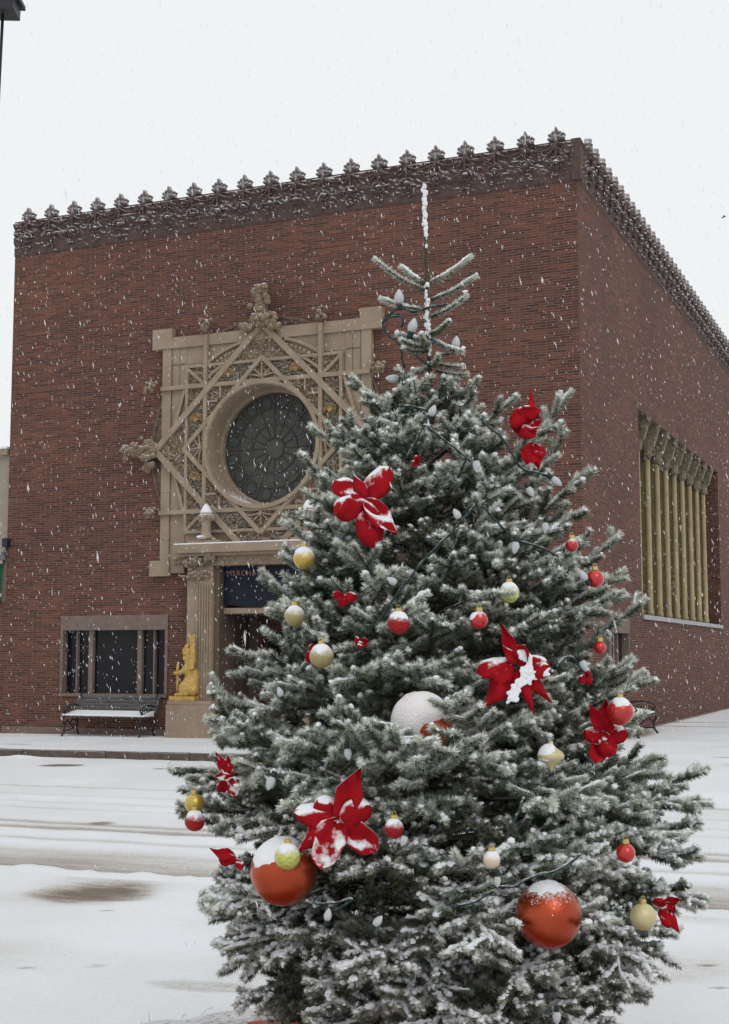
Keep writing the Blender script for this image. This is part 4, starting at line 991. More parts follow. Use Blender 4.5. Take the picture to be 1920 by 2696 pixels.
FLOWERS = [ # centre, petals (tip u, tip v, width px), depth shift, material, label
 ((962, 1318), [(884, 1262, 60), (886, 1352, 62), (985, 1438, 66), (1042, 1412, 58), (1022, 1228, 62), (930, 1250, 34)], .01, 'velvet_snowy', 'red velvet flower thick with snow on the upper left, above the gold ball'),
 ((1402, 1112), [(1344, 1100, 62), (1378, 1072, 56), (1399, 1026, 18), (1424, 1092, 34), (1414, 1140, 40), (1372, 1150, 46)], -.10, 'velvet', 'red flower seen edge on near the right tip, below the snowy upright twig'),
 ((1408, 1168), [(1426, 1205, 34), (1420, 1236, 32), (1384, 1226, 46), (1396, 1190, 40)], -.04, 'velvet', 'pair of drooping red petals hanging under the upper right flower'),
 ((1362, 1752), [(1320, 1640, 34), (1388, 1692, 46), (1446, 1752, 62), (1455, 1846, 34), (1408, 1880, 26), (1276, 1856, 66), (1258, 1757, 62), (1300, 1790, 48), (1330, 1700, 30)], -.09, 'velvet', 'large open red poinsettia with clumps of snow down its middle'),
 ((891, 2157), [(946, 2018, 66), (778, 2132, 60), (786, 2240, 58), (846, 2290, 74), (990, 2236, 66), (972, 2118, 62), (836, 2104, 54)], .0, 'velvet_snowy', 'big red flower above the large orange ball, its upper petals snowy'),
 ((1588, 1925), [(1540, 1935, 44), (1566, 2012, 46), (1612, 1990, 50), (1652, 1935, 46), (1648, 1832, 40), (1600, 1838, 40), (1560, 1965, 50), (1548, 1850, 36)], .04, 'velvet', 'red flower behind the larger shiny red ball on the right edge'),
 ((606, 2048), [(566, 1980, 24), (600, 1990, 20), (556, 2046, 24), (578, 2082, 30), (642, 2078, 26), (618, 2100, 28)], .16, 'velvet_snowy', 'snowed in red flower tucked at the left edge above the yellow ball'),
 ((622, 2262), [(556, 2232, 34), (580, 2262, 30), (640, 2290, 20)], .02, 'velvet', 'single pointed red petals poking out left of the large orange ball'),
 ((1742, 2388), [(1800, 2368, 30), (1790, 2456, 30), (1764, 2440, 30), (1728, 2366, 24), (1775, 2400, 34)], .02, 'velvet', 'red petals sticking out at the lower right tip beside the pale gold ball'),
 ((905, 1576), [(872, 1560, 22), (936, 1572, 26), (900, 1594, 20)], .0, 'velvet', 'small deep red petals in the boughs right of the matte gold ball'),
 ((1103, 1212), [(1084, 1224, 20), (1112, 1204, 22), (1092, 1200, 14)], .02, 'velvet', 'scrap of red petal deep in the upper middle of the tree'),
 ((830, 1715), [(805, 1700, 24), (812, 1738, 26), (850, 1700, 14)], .05, 'velvet', 'red petal showing behind the ribbed pale gold ball'),
 ((1538, 1775), [(1552, 1762, 22), (1556, 1796, 22), (1530, 1800, 18)], .02, 'velvet', 'red petal tips under the white bulb on the right side'),
 ((948, 1688), [(935, 1682, 22), (962, 1692, 24), (950, 1705, 18)], .06, 'velvet', 'dark red petal deep in the shade of the middle boughs')]
for i, f in enumerate(FLOWERS):
    (u, v), pt = f[0], f[1]; Y = surfY(u, v, .97)+f[2]; c = at(u, v, Y); ext = max(math.hypot(a-u, b-v) for a, b, _ in pt)/720
    FLOWERS[i] = f+(c,); CLEAR.append((c, min(ext*.40, .07), min(ext*.36, .075)))
# thin out twigs that would grow through or hang right in front of an ornament
P0 = np.array([t[0] for t in TW]); PC = np.array([t[1] for t in TW]); P1 = np.array([t[2] for t in TW]); SN = np.array([t[3] for t in TW]); NL = np.array([t[4] for t in TW])
keep = np.ones(len(TW), bool)
eye = np.array([0, 0, EYE])
for c, rad, rc in CLEAR:
    c = np.array(c); d = c-eye; dist = np.linalg.norm(d); d /= dist
    for P in (P0, PC, P1):
        q = P-eye; al = q@d; pr = np.linalg.norm(q-al[:, None]*d, axis=1)
        keep &= ~((np.linalg.norm(P-c, axis=1) < rad+.012) | ((pr < rc) & (al < dist) & (al > dist-.45)))
print('pruned', (~keep).sum())
P0, PC, P1, SN, NL = P0[keep], PC[keep], P1[keep], SN[keep], NL[keep]
LN = np.linalg.norm(PC-P0, axis=1)+np.linalg.norm(P1-PC, axis=1)
print('twig metres', LN.sum())

def bulk_mesh(name, V, F, mats, parent, smooth=False, attr=None):
    me = bpy.data.meshes.new(name); me.vertices.add(len(V)); me.vertices.foreach_set('co', V.astype(np.float32).ravel())
    k = F.shape[1]; me.loops.add(F.size); me.loops.foreach_set('vertex_index', F.astype(np.int32).ravel())
    me.polygons.add(len(F)); me.polygons.foreach_set('loop_start', np.arange(0, F.size, k, dtype=np.int32)); me.polygons.foreach_set('loop_total', np.full(len(F), k, dtype=np.int32))
    me.update()
    if smooth: me.polygons.foreach_set('use_smooth', np.ones(len(F), bool))
    for kname, arr in (attr or {}).items():
        a = me.attributes.new(kname, 'FLOAT', 'POINT'); a.data.foreach_set('value', arr.astype(np.float32))
    me.materials.append(mats)
    o = bpy.data.objects.new(name, me); COL.objects.link(o); o.parent = parent; return o
# needle material: green blade, whitened where frost and snow sit on it
def needle_mat():
    m, t, b, new, link = nodes('spruce needle')
    a = new('ShaderNodeAttribute'); a.attribute_name = 'snow'; h = new('ShaderNodeAttribute'); h.attribute_name = 'hue'
    r = ramp(new, [(0, (.020, .030, .012)), (.5, (.050, .068, .028)), (1, (.115, .128, .048))]); link(h.outputs['Fac'], r.inputs[0])
    mxx = new('ShaderNodeMixRGB'); link(a.outputs['Fac'], mxx.inputs[0]); link(r.outputs[0], mxx.inputs[1]); mxx.inputs[2].default_value = (.80, .83, .75, 1)
    link(mxx.outputs[0], b.inputs['Base Color']); b.inputs['Roughness'].default_value = .75; b.inputs['Specular IOR Level'].default_value = .2
    return m
M['needle'] = needle_mat()
tree = empty('christmas_tree', (TX, TY, GZ)); tag(tree, 'tall snow-dusted spruce standing outdoors, decorated with balls, red flowers and light bulbs', 'tree')
inv = Vector((TX, TY, GZ))
VX = .025; V0_ = np.array([TX-1.4, TY-1.4, -.3]); VD = (112, 112, 150); GRID = np.zeros(VD); ABOVE = None
def exposure(P, fill=False):                     # how much open sky a point has straight above it: snow only reaches those
    global ABOVE
    I = np.clip(((P-V0_)/VX).astype(int), 0, np.array(VD)-1)
    if fill:
        np.add.at(GRID, (I[:, 0], I[:, 1], I[:, 2]), 1)
        G = GRID.copy()
        for ax_ in (0, 1): G = (np.roll(G, 1, ax_)+G*2+np.roll(G, -1, ax_))/4
        C = np.cumsum(G[:, :, ::-1], axis=2)[:, :, ::-1]; ABOVE = np.zeros_like(C); W_ = 16
        ABOVE[:, :, :-2] = C[:, :, 2:]; ABOVE[:, :, :-2-W_] -= C[:, :, 2+W_:]
        print('above', np.percentile(ABOVE[I[:, 0], I[:, 1], I[:, 2]], (10, 25, 50, 75, 90)))
    return np.exp(-ABOVE[I[:, 0], I[:, 1], I[:, 2]]/TAU)
TAU = 230.
def gen_needles(dens=2700):
    hid = np.clip(LN, 0, 9)
    # thin the hidden inner part
    mid = (P0+P1)/2; rr = np.hypot(mid[:, 0]-TX, mid[:, 1]-TY); RR = envR(mid[:, 2], np.arctan2(mid[:, 1]-TY, mid[:, 0]-TX))
    fac = np.clip((rr/np.maximum(RR, .05)-.25)/.40, .22, 1); fac = np.where(mid[:, 2] > 2.5, 1, fac)
    back = (mid[:, 1] > TY+.25); fac = np.where(back, fac*.55, fac)
    n = np.maximum(4, (LN*dens*fac).astype(int)); idx = np.repeat(np.arange(len(n)), n); m = len(idx)
    t = RNG.random(m)**.90; t = np.where(RNG.random(m) < .11, 1-.05*RNG.random(m), t)
    a, c, b = P0[idx], PC[idx], P1[idx]; tt = t[:, None]
    p = a*(1-tt)**2+c*2*tt*(1-tt)+b*tt*tt; d = (c-a)*(1-tt)+(b-c)*tt; d /= np.linalg.norm(d, axis=1)[:, None]+1e-9
    up = np.zeros_like(d); up[:, 2] = 1; s = np.cross(d, up); ns = np.linalg.norm(s, axis=1); bad = ns < .05; s[bad] = (1, 0, 0); s /= np.linalg.norm(s, axis=1)[:, None]; w_ = np.cross(s, d)
    ph = RNG.random(m)*2*np.pi; rad = s*np.cos(ph)[:, None]+w_*np.sin(ph)[:, None]
    th = np.radians(np.clip(60-22*np.clip((t-.86)/.14, 0, 1)+RNG.normal(0, 8, m), 8, 80))
    nd = d*np.cos(th)[:, None]+rad*np.sin(th)[:, None]
    ln = NL[idx]*(.8+.35*RNG.random(m))*(1-.12*t)
    wd = .0019*(.8+.5*RNG.random(m))
    side = np.cross(nd, RNG.normal(size=(m, 3))); side /= np.linalg.norm(side, axis=1)[:, None]
    q0 = p-side*wd[:, None]+rad*.001; q1 = p+side*wd[:, None]+rad*.001; q2_ = p+nd*ln[:, None]
    q2_[:, 2] += .10*ln*0
    V = np.stack([q0, q1, q2_], 1).reshape(-1, 3)-np.array(inv)
    upn = rad[:, 2]; tip = np.clip((t-.85)/.15, 0, 1)
    tn = RNG.normal(0, .14, len(n))[idx]
    sn = SN[idx]
    tip_c = p+nd*(ln*.5)[:, None]
    ex = exposure(tip_c, True); rq = np.hypot(p[:, 0]-TX, p[:, 1]-TY)/np.maximum(envR(p[:, 2], np.arctan2(p[:, 1]-TY, p[:, 0]-TX)), .05)
    ex = np.clip(ex+.34*sstep(rq, .72, 1.0), 0, 1)
    cov = np.clip(.27+.50*(sn-.5)+.34*upn+.34*tip+.22*(t-.5)+tn+RNG.normal(0, .15, m), 0, 1)*(.10+.98*ex)
    cov = np.where(sn > .95, np.clip(cov+.35, 0, 1), cov); cov = np.where(sn < .1, cov*.25, cov); cov = np.clip(cov, 0, 1)
    hue = np.clip(RNG.normal(.45, .18, m)+RNG.normal(0, .15, len(n))[idx], 0, 1)
    rep = lambda x: np.repeat(x, 3)
    sv = rep(cov); sv.reshape(-1, 3)[:, 2] = np.clip(cov*1.25+.06, 0, 1)
    bulk_mesh('crown', V, np.arange(3*m).reshape(-1, 3), M['needle'], tree, attr={'snow': sv, 'hue': rep(hue)})
    print('needles', m)
gen_needles()
# snow lying along the twigs
def gen_snow():
    Vs = []; Fs = []; base = 0
    mid = (P0+P1)/2; az = np.arctan2(mid[:, 1]-TY, mid[:, 0]-TX); RR = np.maximum(envR(mid[:, 2], az), .05); fr_ = np.hypot(mid[:, 0]-TX, mid[:, 1]-TY)/RR
    NK = 7; EX = exposure(mid)
    for i in range(len(P0)):
        if SN[i] < .2: continue
        lo = mid[i, 2] < .95
        if fr_[i] < .42 and mid[i, 2] < 2.4: continue
        if mid[i, 1] > TY+.35: continue
        pr = .10+.50*(SN[i]-.35)+(.10 if lo else 0)
        if EX[i] < (.22 if lo else .35) or RNG.random() > pr*1.5: continue
        K = max(4, int(LN[i]/.010)); t = np.linspace(.04 if lo else .25*RNG.random(), 1.01, K)
        P = P0[i]*((1-t)**2)[:, None]+PC[i]*(2*t*(1-t))[:, None]+P1[i]*(t*t)[:, None]
        D = (PC[i]-P0[i])*(1-t)[:, None]+(P1[i]-PC[i])*t[:, None]; D /= np.linalg.norm(D, axis=1)[:, None]+1e-9
        if abs(D[0, 2]) > .93: continue
        S = np.cross(D, [0, 0, 1.]); S /= np.linalg.norm(S, axis=1)[:, None]; U_ = np.cross(S, D)
        amt = (1.0 if lo else .62)*(.7+.5*RNG.random()); 
        nz = .50+.6*RNG.random(K)+.35*np.sin(np.arange(K)*.9+RNG.random()*6)
        env_ = np.minimum(1, np.minimum((t-t[0])*8+.25, (1.015-t)*9+.25)); wv = .0105*amt*nz*env_; hv = .0100*amt*(.5+.7*RNG.random(K))*env_
        ctr = P+U_*(.0045+.003*amt)+np.array([0, 0, .003])
        ang = np.linspace(0, 2*np.pi, NK, endpoint=False)
        jit = 1+.32*RNG.normal(size=(K, NK))
        ring_ = ctr[:, None]+S[:, None]*(np.cos(ang)[None]*wv[:, None]*jit)[..., None]+U_[:, None]*((np.sin(ang)*np.where(np.sin(ang) > 0, 1, .35))[None]*hv[:, None]*jit)[..., None]
        ids = base+np.arange(K*NK).reshape(K, NK); nx = np.roll(ids, -1, 1)
        Fs.append(np.stack([ids[:-1], nx[:-1], nx[1:], ids[1:]], -1).reshape(-1, 4)); Vs.append(ring_.reshape(-1, 3)); base += K*NK
    V = np.concatenate(Vs)-np.array(inv); F = np.concatenate(Fs); print('snow quads', len(F))
    bulk_mesh('snow_cover', V, F, M['snow_fluffy'], tree, smooth=True)
gen_snow()
def gen_dabs():                                  # small snow lumps held by the twig tips
    mid = P1; az = np.arctan2(mid[:, 1]-TY, mid[:, 0]-TX); fr_ = np.hypot(mid[:, 0]-TX, mid[:, 1]-TY)/np.maximum(envR(mid[:, 2], az), .05)
    ok = ((fr_ > .5) | (mid[:, 2] > 2.4)) & (mid[:, 1] < TY+.35) & (RNG.random(len(mid)) < .55+.25*(mid[:, 2] < .95)) & (SN > .3) & (exposure(P1) > .22)
    Q = []; Wt = []
    for t_ in (1.0, .9, .72):
        sel = ok & (RNG.random(len(mid)) < (1.0 if t_ == 1 else .5)); Q.append((P0*(1-t_)**2+PC*2*t_*(1-t_)+P1*t_*t_)[sel]); Wt.append(np.full(sel.sum(), .0082 if t_ == 1 else .0062))
    lo = (mid[:, 2] < 1.05) & (fr_ > .55) & (mid[:, 1] < TY+.3) & (SN > .3) & (exposure(P1) > .2) & (RNG.random(len(mid)) < .75)
    for t_ in np.linspace(.15, 1, 13):
        sel = lo & (RNG.random(len(mid)) < .72); Q.append((P0*(1-t_)**2+PC*2*t_*(1-t_)+P1*t_*t_)[sel]); Wt.append(np.full(sel.sum(), .0088))
    Q = np.concatenate(Q); Wt = np.concatenate(Wt); n = len(Q); Q = Q+RNG.normal(0, .003, Q.shape)+np.array([0, -.002, .007])
    V0, F0 = ICO[0]; V0 = np.array(V0); F0 = np.array(F0)
    r = Wt*RNG.uniform(.6, 1.35, n); V = Q[:, None]+V0[None]*r[:, None, None]*(1+.28*RNG.normal(size=(n, len(V0), 1)))*np.array([1, 1, .8])
    F = (np.arange(n)[:, None, None]*len(V0)+F0[None]).reshape(-1, 3)
    bulk_mesh('snow_tuft', V.reshape(-1, 3)-np.array(inv), F, M['snow_fluffy'], tree, smooth=True); print('dabs', n)
gen_dabs()
wd = MB()
for pts, rs in WOOD[1:]: wd.tube([Vector(p)-inv for p in pts], rs, 6)
wd.build('branches', M['bark'], tree, smooth=True)
wd = MB(); wd.tube([Vector(p)-inv for p in WOOD[0][0]], WOOD[0][1], 12); wd.build('trunk', M['bark'], tree, smooth=True)
wd = MB()
for (u0, v0, u1, v1, n_) in ((1118, 490, 1119, 600, 60), (1119, 600, 1120, 650, 14), (1124, 748, 1127, 860, 55), (1127, 860, 1131, 960, 45)):
    for k in range(n_):
        t = rt.random(); wd.ico(at(u0+(u1-u0)*t, v0+(v1-v0)*t, TY)-inv+Vector((rt.gauss(0, .0035), rt.uniform(-.009, .003), 0)), rt.uniform(.005, .0085), (.8, .8, 1.3), 1, .25)
wd.build('snow_cover', M['snow_fluffy'], tree, smooth=True)

# ------------------------------------------------------------------ balls
def snowcap(c, r, ang, tilt, seed, th=.10, name='snow_cap', rough_=.35):
    V = []; n, k = 26, 9; ax = Vector(tilt).normalized(); a = ax.cross(Vector((0, 1, .2))).normalized(); b = ax.cross(a)
    V.append(ax*(r*(1+th)))
    for j in range(1, k+1):
        for i in range(n):
            ph = 2*math.pi*i/n; A = R(ang)*(1+rough_*(float(vnoise(math.cos(ph)*2.2+seed, math.sin(ph)*2.2, seed))-.5)+rough_*.35*(float(vnoise(math.cos(ph)*7+seed, math.sin(ph)*7, seed))-.5))
            f = j/k; an = A*f; rr = r*(1+th*(1-f**4)+(.035 if r > .05 else .02)*(random.random()-.3)*(1-f)+(.05*float(vnoise(7*math.cos(ph)*f, 7*math.sin(ph)*f, seed)) if r > .05 else 0)*(1-f))+(.0004 if j < k else -.001)
            V.append((ax*math.cos(an)+(a*math.cos(ph)+b*math.sin(ph))*math.sin(an))*rr)
    F = [(0, 1+i, 1+(i+1) % n) for i in range(n)]
    for j in range(1, k):
        for i in range(n): a0 = 1+(j-1)*n+i; a1 = 1+(j-1)*n+(i+1) % n; F.append((a0, a0+n, a1+n, a1))
    m = MB(); m.add([Vector(p) for p in V], F); return m
for i, (u, v, rp, mt, ang, lab, dy, c, r) in enumerate(BALLS):
    root = empty('christmas_ball', c); tag(root, lab, 'ornament', 'christmas balls on the tree')
    big = rp > 60
    mb = MB(); N = 40; prof = [(r*math.sin(math.pi*k/24), -r*math.cos(math.pi*k/24)) for k in range(25)]
    mb.lathe(prof, (0, 0, 0), N)
    if lab.startswith('ribbed'):
        mb.v = [(x*(1+.03*math.cos(12*math.atan2(y, x))), y*(1+.03*math.cos(12*math.atan2(y, x))), z) for x, y, z in mb.v]
    mb.build('ball', M[mt+'_s' if (ang or big) else mt], root, smooth=True)
    if big: cp = None
    cp = MB(); cr = .011 if not big else .013
    cp.lathe([(cr, r*.97), (cr, r+cr*.9), (cr*.7, r+cr*1.1), (0, r+cr*1.12)], (0, 0, 0), 14); cp.build('cap', M['cap'], root) if not big else None
    rg = MB(); rg.tube([(cr*.5*math.cos(t), 0, r+cr*1.4+cr*.55*math.sin(t)) for t in np.linspace(0, 6.283, 13)], .0012, 5, cap=False); rg.build('hanger', M['cap'], root) if not big else None
    if ang:
        til = (rt.uniform(-.25, .1), -.35, 1) if 'left shoulder' not in lab else (-.9, -.3, .6)
        if 'deep snow' in lab: til = (-.75, -.45, .85)
        snowcap(c, r, ang*(.72 if not big else .92), til, i+3, .07 if not big else .13, rough_=.75).build('snow_cap', M['snow_thin' if big else 'snow_fluffy'], root, smooth=True)
    if big and not ang:
        if 'patch' in lab: snowcap(c, r, 46, (-.25, -.40, .95), 12, .03, rough_=.55).build('snow_patch', M['snow_fluffy'], root, smooth=True)
        else:
            q = snowcap(c, r, 30, (-.12, -.25, .95), 14, .02, rough_=.9)
            for k in range(70):
                d_ = Vector((rt.gauss(-.12, .26), -.62, rt.gauss(.70, .24))).normalized(); q.ico(d_*(r*1.003), rt.uniform(.0008, .0024), (1.3, .5, 1), 0, .3)
            q.build('snow_patch', M['snow_fluffy'], root, smooth=True)
# onion shaped finial ornament
Y = surfY(1451, 1994, .97)-.06; c = at(1451, 1992, Y); s_ = Y/FPX
fo = empty('finial_ornament', c); tag(fo, 'gold onion shaped drop ornament with snow on its left shoulder', 'ornament')
mb = MB(); mb.lathe([(0, -40*s_), (3*s_, -33*s_), (8*s_, -25*s_), (20*s_, -15*s_), (33*s_, -5*s_), (36*s_, 3*s_), (30*s_, 12*s_), (15*s_, 22*s_), (7*s_, 30*s_), (6*s_, 38*s_), (0, 40*s_)], (0, 0, 0), 28)
mb.build('drop', M['gold_pale'], fo, smooth=True)
sn = snowcap(c, 31*s_, 62, (-.7, -.4, .75), 5, .12); sn.build('snow_cap', M['snow_fluffy'], fo, smooth=True)
# ------------------------------------------------------------------ poinsettias
def petal(dirv, L, W, nrm, curl, seed):
    rd = random.Random(seed); d = dirv.normalized(); n = (nrm-d*nrm.dot(d)).normalized(); s = d.cross(n); sharp = W/L < .5; tq = .50 if sharp else .78
    K, J = 14, 7; V = []
    for i in range(K+1):
        t = i/K; wd_ = 1.10*W*(.18+.82*math.sin(math.pi*min(1, t**.85)*.93)**.6)*(1+.07*math.sin(t*9+seed)) if t < 1 else .0
        if t > tq: wd_ = min(wd_, 1.15*W*((1-t)/(1-tq))**(1.05 if sharp else .8))
        for j in range(J):
            q = (j/(J-1)-.5)
            p = d*(L*t)+s*(wd_*q)+n*(curl*L*(.75*t-1.35*t*t)+(-.20*W*q*q*4*(1 if curl > 0 else -1))+.022*W*math.sin(t*17+seed)*abs(q)*2+.02*W*(1 if j == J//2 else 0)+.10*W*math.sin(t*8+q*6+seed))
            V.append(p)
    F = [(i*J+j, i*J+j+1, (i+1)*J+j+1, (i+1)*J+j) for i in range(K) for j in range(J-1)]
    m = MB(); m.add(V, F); return m
for i, (ctr, pts, dy, mt, lab, c) in enumerate(FLOWERS):
    root = empty('poinsettia', c); tag(root, lab, 'artificial flower', 'red flowers on the tree')
    nrm = (Vector((0, 0, EYE))-c).normalized()
    for j, (tu, tv, wp) in enumerate(pts):
        tip = at(tu, tv, c.y+rt.uniform(-.03, .03)); d = tip-c; L = d.length*1.02; W = wp*c.y/FPX
        nn = (nrm+Vector((rt.uniform(-.3, .3), 0, rt.uniform(-.1, .5)))).normalized()
        o = petal(d+nrm*.02, L, W, nn, rt.choice((.16, .22, -.12)), i*10+j).build('petal', M[mt], root, smooth=True)
        so_ = o.modifiers.new('s', 'SOLIDIFY'); so_.thickness = .0012
        o.location = nrm*(.002+.0035*(j % 3))
    if i == 3:
        mb = MB()
        for k in range(9): mb.ico(nrm*.016+Vector((rt.uniform(-.011, .011), 0, rt.uniform(-.011, .011))), .005, (1, 1, 1), 1, .2)
        mb.build('flower_centre', M['socket'], root)
        mb = MB()
        for k in range(46 if i != 3 else 0):
            mb.ico(nrm*.020+Vector((rt.gauss(0, .026), rt.uniform(-.002, .003), rt.gauss(.012, .024))), rt.uniform(.003, .007), (1.3, .6, .8), 1, .35)
        if i == 3:
            for k in range(110):
                t = rt.random(); q = at(1370+20*math.sin(t*5)+rt.gauss(0, 7), 1715+130*t+rt.gauss(0, 5), c.y-.035)-c; mb.ico(q, rt.uniform(.004, .009), (1, .7, .9), 1, .35)
            for k in range(34):
                t = rt.random(); q = at(1385+65*t, 1790-25*t+rt.gauss(0, 7), c.y-.03)-c; mb.ico(q, rt.uniform(.004, .009), (1, .7, .9), 1, .35)
        remeshed(mb, 'snow_clump', M['snow_fluffy'], root, .0035, 3)

# ------------------------------------------------------------------ string lights: one wire wound round the tree with its bulbs
lights = empty('string_lights', (TX, TY, GZ)); tag(lights, 'string of large white unlit bulbs on dark green wire wound round the tree', 'string lights')
def wire_path(px, dy=.0):
    pts = []
    for (u, v) in px: pts.append(at(u, v, min(surfY(u, v, 1.0)+dy, TY-.03) if v > 1000 else TY-.05))
    out = []
    for i in range(len(pts)-1):
        a = pts[max(i-1, 0)]; b = pts[i]; c_ = pts[i+1]; d = pts[min(i+2, len(pts)-1)]
        for t in np.linspace(0, 1, 6, endpoint=False):
            out.append(.5*((2*b)+(c_-a)*t+(2*a-5*b+4*c_-d)*t*t+(3*b-a-3*c_+d)*t**3))
    return out+[pts[-1]]
WIRES = [[(1180, 800), (1130, 808), (1090, 820), (1050, 812), (1012, 842), (1010, 862), (1024, 884), (1052, 905), (1060, 950), (1072, 998), (1060, 1010)], [(1012, 846), (1035, 832), (1062, 838), (1056, 860)],
         [(1072, 905), (1095, 935), (1120, 955), (1145, 962), (1165, 935), (1195, 930)],
         [(1050, 1068), (1085, 1070), (1125, 1080)], [(998, 1108), (992, 1130), (996, 1160)], [(1140, 1090), (1118, 1118), (1095, 1160), (1070, 1205)], [(1118, 1118), (1160, 1150), (1205, 1185), (1240, 1215)],
         [(1265, 1100), (1290, 1128), (1320, 1150), (1370, 1228), (1410, 1243), (1460, 1255)], [(1275, 1335), (1310, 1375), (1360, 1420), (1420, 1440), (1470, 1465)], [(1250, 1330), (1190, 1400), (1130, 1460), (1060, 1545), (1020, 1600), (990, 1650)],
         [(1465, 1758), (1490, 1730), (1515, 1738), (1535, 1770)], [(1540, 1990), (1560, 2010), (1566, 2045)], [(1290, 2330), (1350, 2335), (1400, 2310), (1470, 2290), (1530, 2250)], [(1200, 2385), (1250, 2375), (1300, 2345)],
         [(1345, 2180), (1365, 2140), (1380, 2100)], [(830, 2380), (880, 2378), (930, 2368), (880, 2400)]]
for wp in WIRES:
    mb = MB(); p = wire_path(wp); mb.tube([q-inv for q in p], .0032, 6); mb.tube([q-inv+Vector((.004*math.sin(k*1.3), .003, .004*math.cos(k*1.3))) for k, q in enumerate(p)], .0028, 6)
    mb.build('wire', M['wire'], lights, smooth=True)
BULBS = [(1051, 783, 0, 8, 1.15), (1087, 858, 15, 5, 1.15), (1201, 900, 8, 0, 1.0), (1033, 997, -85, 0, 1.05), (1141, 1078, 25, 10, 1.0), (1256, 1232, 175, 0, 1.0), (1468, 1270, 128, 0, 1.05), (1356, 1446, 190, 0, 1.0), (1027, 1526, -60, 0, .9),
         (1533, 1512, -35, 0, 1.0), (1540, 1758, 155, 0, .95), (735, 1815, -20, 0, .8), (918, 1992, 170, 0, .9), (711, 2066, 200, 10, 1.05), (865, 2402, 10, 0, .9), (1200, 1348, -30, 0, .9), (1435, 1395, 185, 0, .9), (1400, 1300, 150, 0, .9),
         (1060, 2222, 200, 0, .8), (1000, 2420, 40, 0, .9), (1466, 2685, 180, 0, 1.0), (1310, 2330, 180, 0, .8), (640, 2190, 120, 0, .8)]
def bulb():
    b = MB(); b.lathe([(.0095, .0), (.014, .008), (.0165, .017), (.0155, .027), (.011, .038), (.005, .047), (0, .051)], (0, 0, 0), 16)
    s = MB(); s.lathe([(.008, -.020), (.0105, -.016), (.0110, .0), (.0098, .003)], (0, 0, 0), 12); s.tube([(-.010, 0, -.018), (.010, 0, -.018)], .004, 6)
    return b, s
bm_, sm_ = bulb(); b0 = bm_.build('bulb', M['bulb'], lights, smooth=True); s0 = sm_.build('socket', M['socket'], b0)
sn0 = MB(); sn0.ico((.0, 0, .03), .010, (1.1, 1, 1.2), 1, .15)
first = True
for (u, v, ang, tw_, sc) in BULBS:
    c = at(u, v, (surfY(u, v, 1.0)-.035) if v > 1000 else TY-.06)
    o = b0 if first else b0.copy()
    if not first:
        COL.objects.link(o); s = s0.copy(); COL.objects.link(s); s.parent = o
    o.parent = lights; o.rotation_euler = (R(tw_), R(ang), 0); k_ = sc*(.95 if v < 1000 else .82); o.scale = (k_, k_, k_)
    ax = Vector((math.sin(R(ang)), 0, math.cos(R(ang)))); o.location = c-inv-ax*.025; first = False

# ------------------------------------------------------------------ round brick bed under the tree
bed = empty('planting_bed', (.1, 5.0, -.12)); tag(bed, 'round low brick bed dusted with snow under the tree', 'planter')
mb = MB(); V = []; NR, NA = 26, 160
for j in range(NR+1):
    r = 1.66*j/NR
    for i in range(NA):
        a = 2*math.pi*i/NA; rr = r*(1+.012*math.sin(5*a)+.008*math.sin(11*a)); x, y = rr*math.cos(a), rr*math.sin(a)
        z = .105+.045*(1-(j/NR)**2)+.02*float(vnoise(x*9, y*9, 3)) if j < NR else -.03
        V.append((x, y, z))
F = [(j*NA+i, j*NA+(i+1) % NA, (j+1)*NA+(i+1) % NA, (j+1)*NA+i) for j in range(NR) for i in range(NA)]
mb.add(V, F)
def bed_mat():
    m, t, b, new, link = nodes('snow dusted litter')
    tc = new('ShaderNodeTexCoord'); n = new('ShaderNodeTexNoise'); n.inputs['Scale'].default_value = 34; n.inputs['Detail'].default_value = 8; n.inputs['Roughness'].default_value = .75; link(tc.outputs['Object'], n.inputs['Vector'])
    n2 = new('ShaderNodeTexNoise'); n2.inputs['Scale'].default_value = 5; n2.inputs['Detail'].default_value = 4; link(tc.outputs['Object'], n2.inputs['Vector'])
    ln = new('ShaderNodeVectorMath'); ln.operation = 'LENGTH'; link(tc.outputs['Object'], ln.inputs[0])
    mr = new('ShaderNodeMapRange'); mr.inputs[1].default_value = .9; mr.inputs[2].default_value = 1.6; mr.inputs[3].default_value = -.06; mr.inputs[4].default_value = .30; link(ln.outputs['Value'], mr.inputs[0])
    a = new('ShaderNodeMath'); a.operation = 'MULTIPLY_ADD'; link(n2.outputs[0], a.inputs[0]); a.inputs[1].default_value = .5; link(n.outputs[0], a.inputs[2])
    a2 = new('ShaderNodeMath'); link(a.outputs[0], a2.inputs[0]); link(mr.outputs[0], a2.inputs[1])
    r = ramp(new, [(.55, (.075, .038, .028)), (.72, (.21, .125, .10)), (.84, (.42, .36, .34)), (1, (.74, .74, .76))]); link(a2.outputs[0], r.inputs[0])
    link(r.outputs[0], b.inputs['Base Color']); b.inputs['Roughness'].default_value = .95
    bp = new('ShaderNodeBump'); bp.inputs['Strength'].default_value = .8; bp.inputs['Distance'].default_value = .02; link(n.outputs[0], bp.inputs['Height']); link(bp.outputs[0], b.inputs['Normal'])
    return m
M['bed'] = bed_mat()
mb.build('mulch', M['bed'], bed, smooth=True)
M['paver'] = mat('red paver', (.42, .085, .055), (.28, .06, .045), scale=18, rough=.85, bump=.4, bscale=80, snow=(1.12, 1.35), snoise=55)
pv = MB()
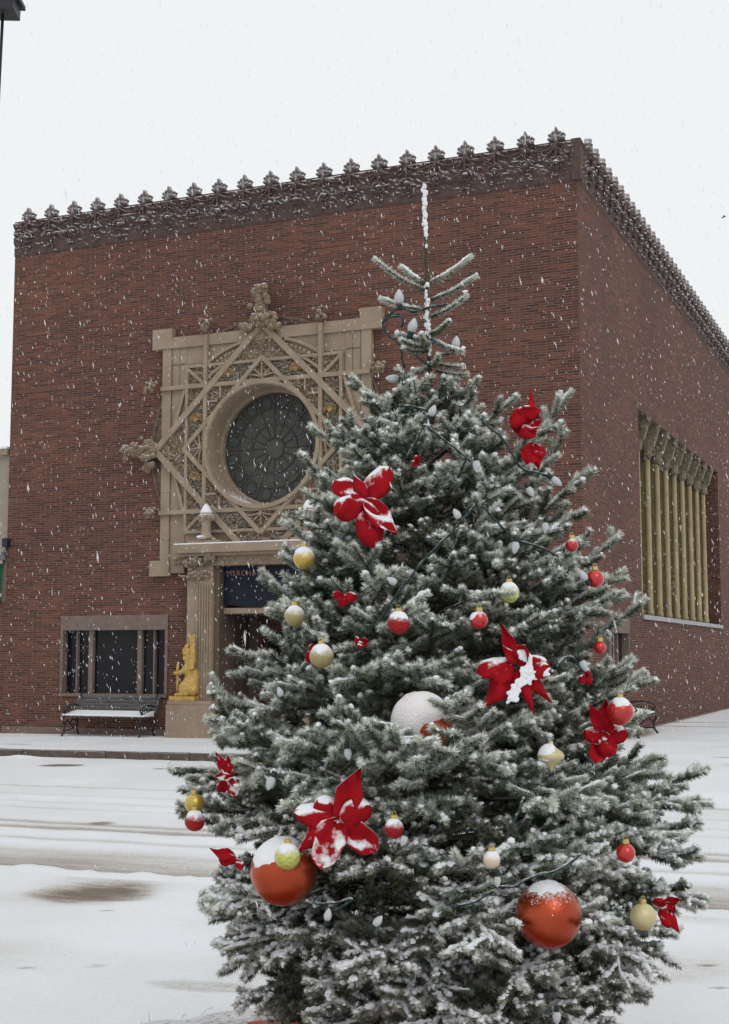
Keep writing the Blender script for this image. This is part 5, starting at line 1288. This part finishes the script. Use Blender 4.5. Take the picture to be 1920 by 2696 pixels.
for ring_ in range(5):
    r = .42+.165*ring_; n = int(2*math.pi*r/.215)
    for i in range(n):
        a = 2*math.pi*(i+.5*(ring_ % 2))/n; h = .012*random.random()
        ca, sa = math.cos(a), math.sin(a); q = [(r-.075, -.1), (r+.075, -.1), (r+.075, .1), (r-.075, .1)]
        vs = [(x*ca-y*sa, x*sa+y*ca, z) for z in (.0, .165+h) for x, y in q]
        pv.add(vs, [(3, 2, 1, 0), (4, 5, 6, 7), (0, 1, 5, 4), (1, 2, 6, 5), (2, 3, 7, 6), (3, 0, 4, 7)])
pv.build('pavers', M['paver'], bed, bevel=.006)
lt_ = MB()
for k in range(420):
    a = random.uniform(0, 6.283); r = random.uniform(.9, 1.55); p = Vector((r*math.cos(a), r*math.sin(a), .14)); d = Vector((random.gauss(0, 1), random.gauss(0, 1), random.uniform(0, .12))).normalized()*random.uniform(.03, .12)
    lt_.tube([p, p+d*.5+Vector((0, 0, .01)), p+d], [.002, .0016, .0008], 4)
o = lt_.build('fallen_twigs', M['bark'], bed); o['kind'] = 'stuff'

# ------------------------------------------------------------------ falling snow
def flakes(n=50000):
    P = np.stack([RNG.uniform(-9, 15, n), RNG.uniform(1.6, 40, n), RNG.uniform(0, 13.5, n)], 1)
    # stay outside the buildings
    loc = P-np.array(CORNER); u = loc@np.array(D1); dpt = loc@np.array(D2)
    P = P[~((dpt > -.15) & (u > -.1))]; P = P[np.hypot(P[:, 0]-TX, P[:, 1]-TY) > .35]
    P = P[(P[:, 1] > 2.6)]
    n = len(P); r = RNG.uniform(.0020, .0045, n)*(1+.25*(RNG.random(n) < .1)); L = r*RNG.uniform(2.4, 5.6, n)*(1+.6*(RNG.random(n) < .12))
    r = r*np.clip(P[:, 1]/9, .62, 1.25); L = L*np.clip(P[:, 1]/9, .62, 1.25)
    t = np.stack([RNG.normal(-.22, .13, n), RNG.normal(0, .15, n), np.ones(n)], 1); t /= np.linalg.norm(t, axis=1)[:, None]
    a = np.cross(t, [0, 1., 0]); a /= np.linalg.norm(a, axis=1)[:, None]; b = np.cross(t, a)
    V = [P+t*L[:, None], P-t*L[:, None]]
    for k in range(5):
        an = 2*np.pi*k/5; V.append(P+(a*np.cos(an)+b*np.sin(an))*(r*RNG.uniform(.7, 1.2, n))[:, None]+t*(L*RNG.uniform(-.35, .35, n))[:, None])
    V = np.stack(V, 1); F = []
    for k in range(5): F += [(0, 2+k, 2+(k+1) % 5), (1, 2+(k+1) % 5, 2+k)]
    F = (np.arange(n)[:, None, None]*7+np.array(F)[None]).reshape(-1, 3)
    o = bulk_mesh('falling_snow', V.reshape(-1, 3), F, M['flake'], None, smooth=True); tag(o, 'snowflakes drifting down through the air in front of the bank', 'snow', kind='stuff')
flakes()
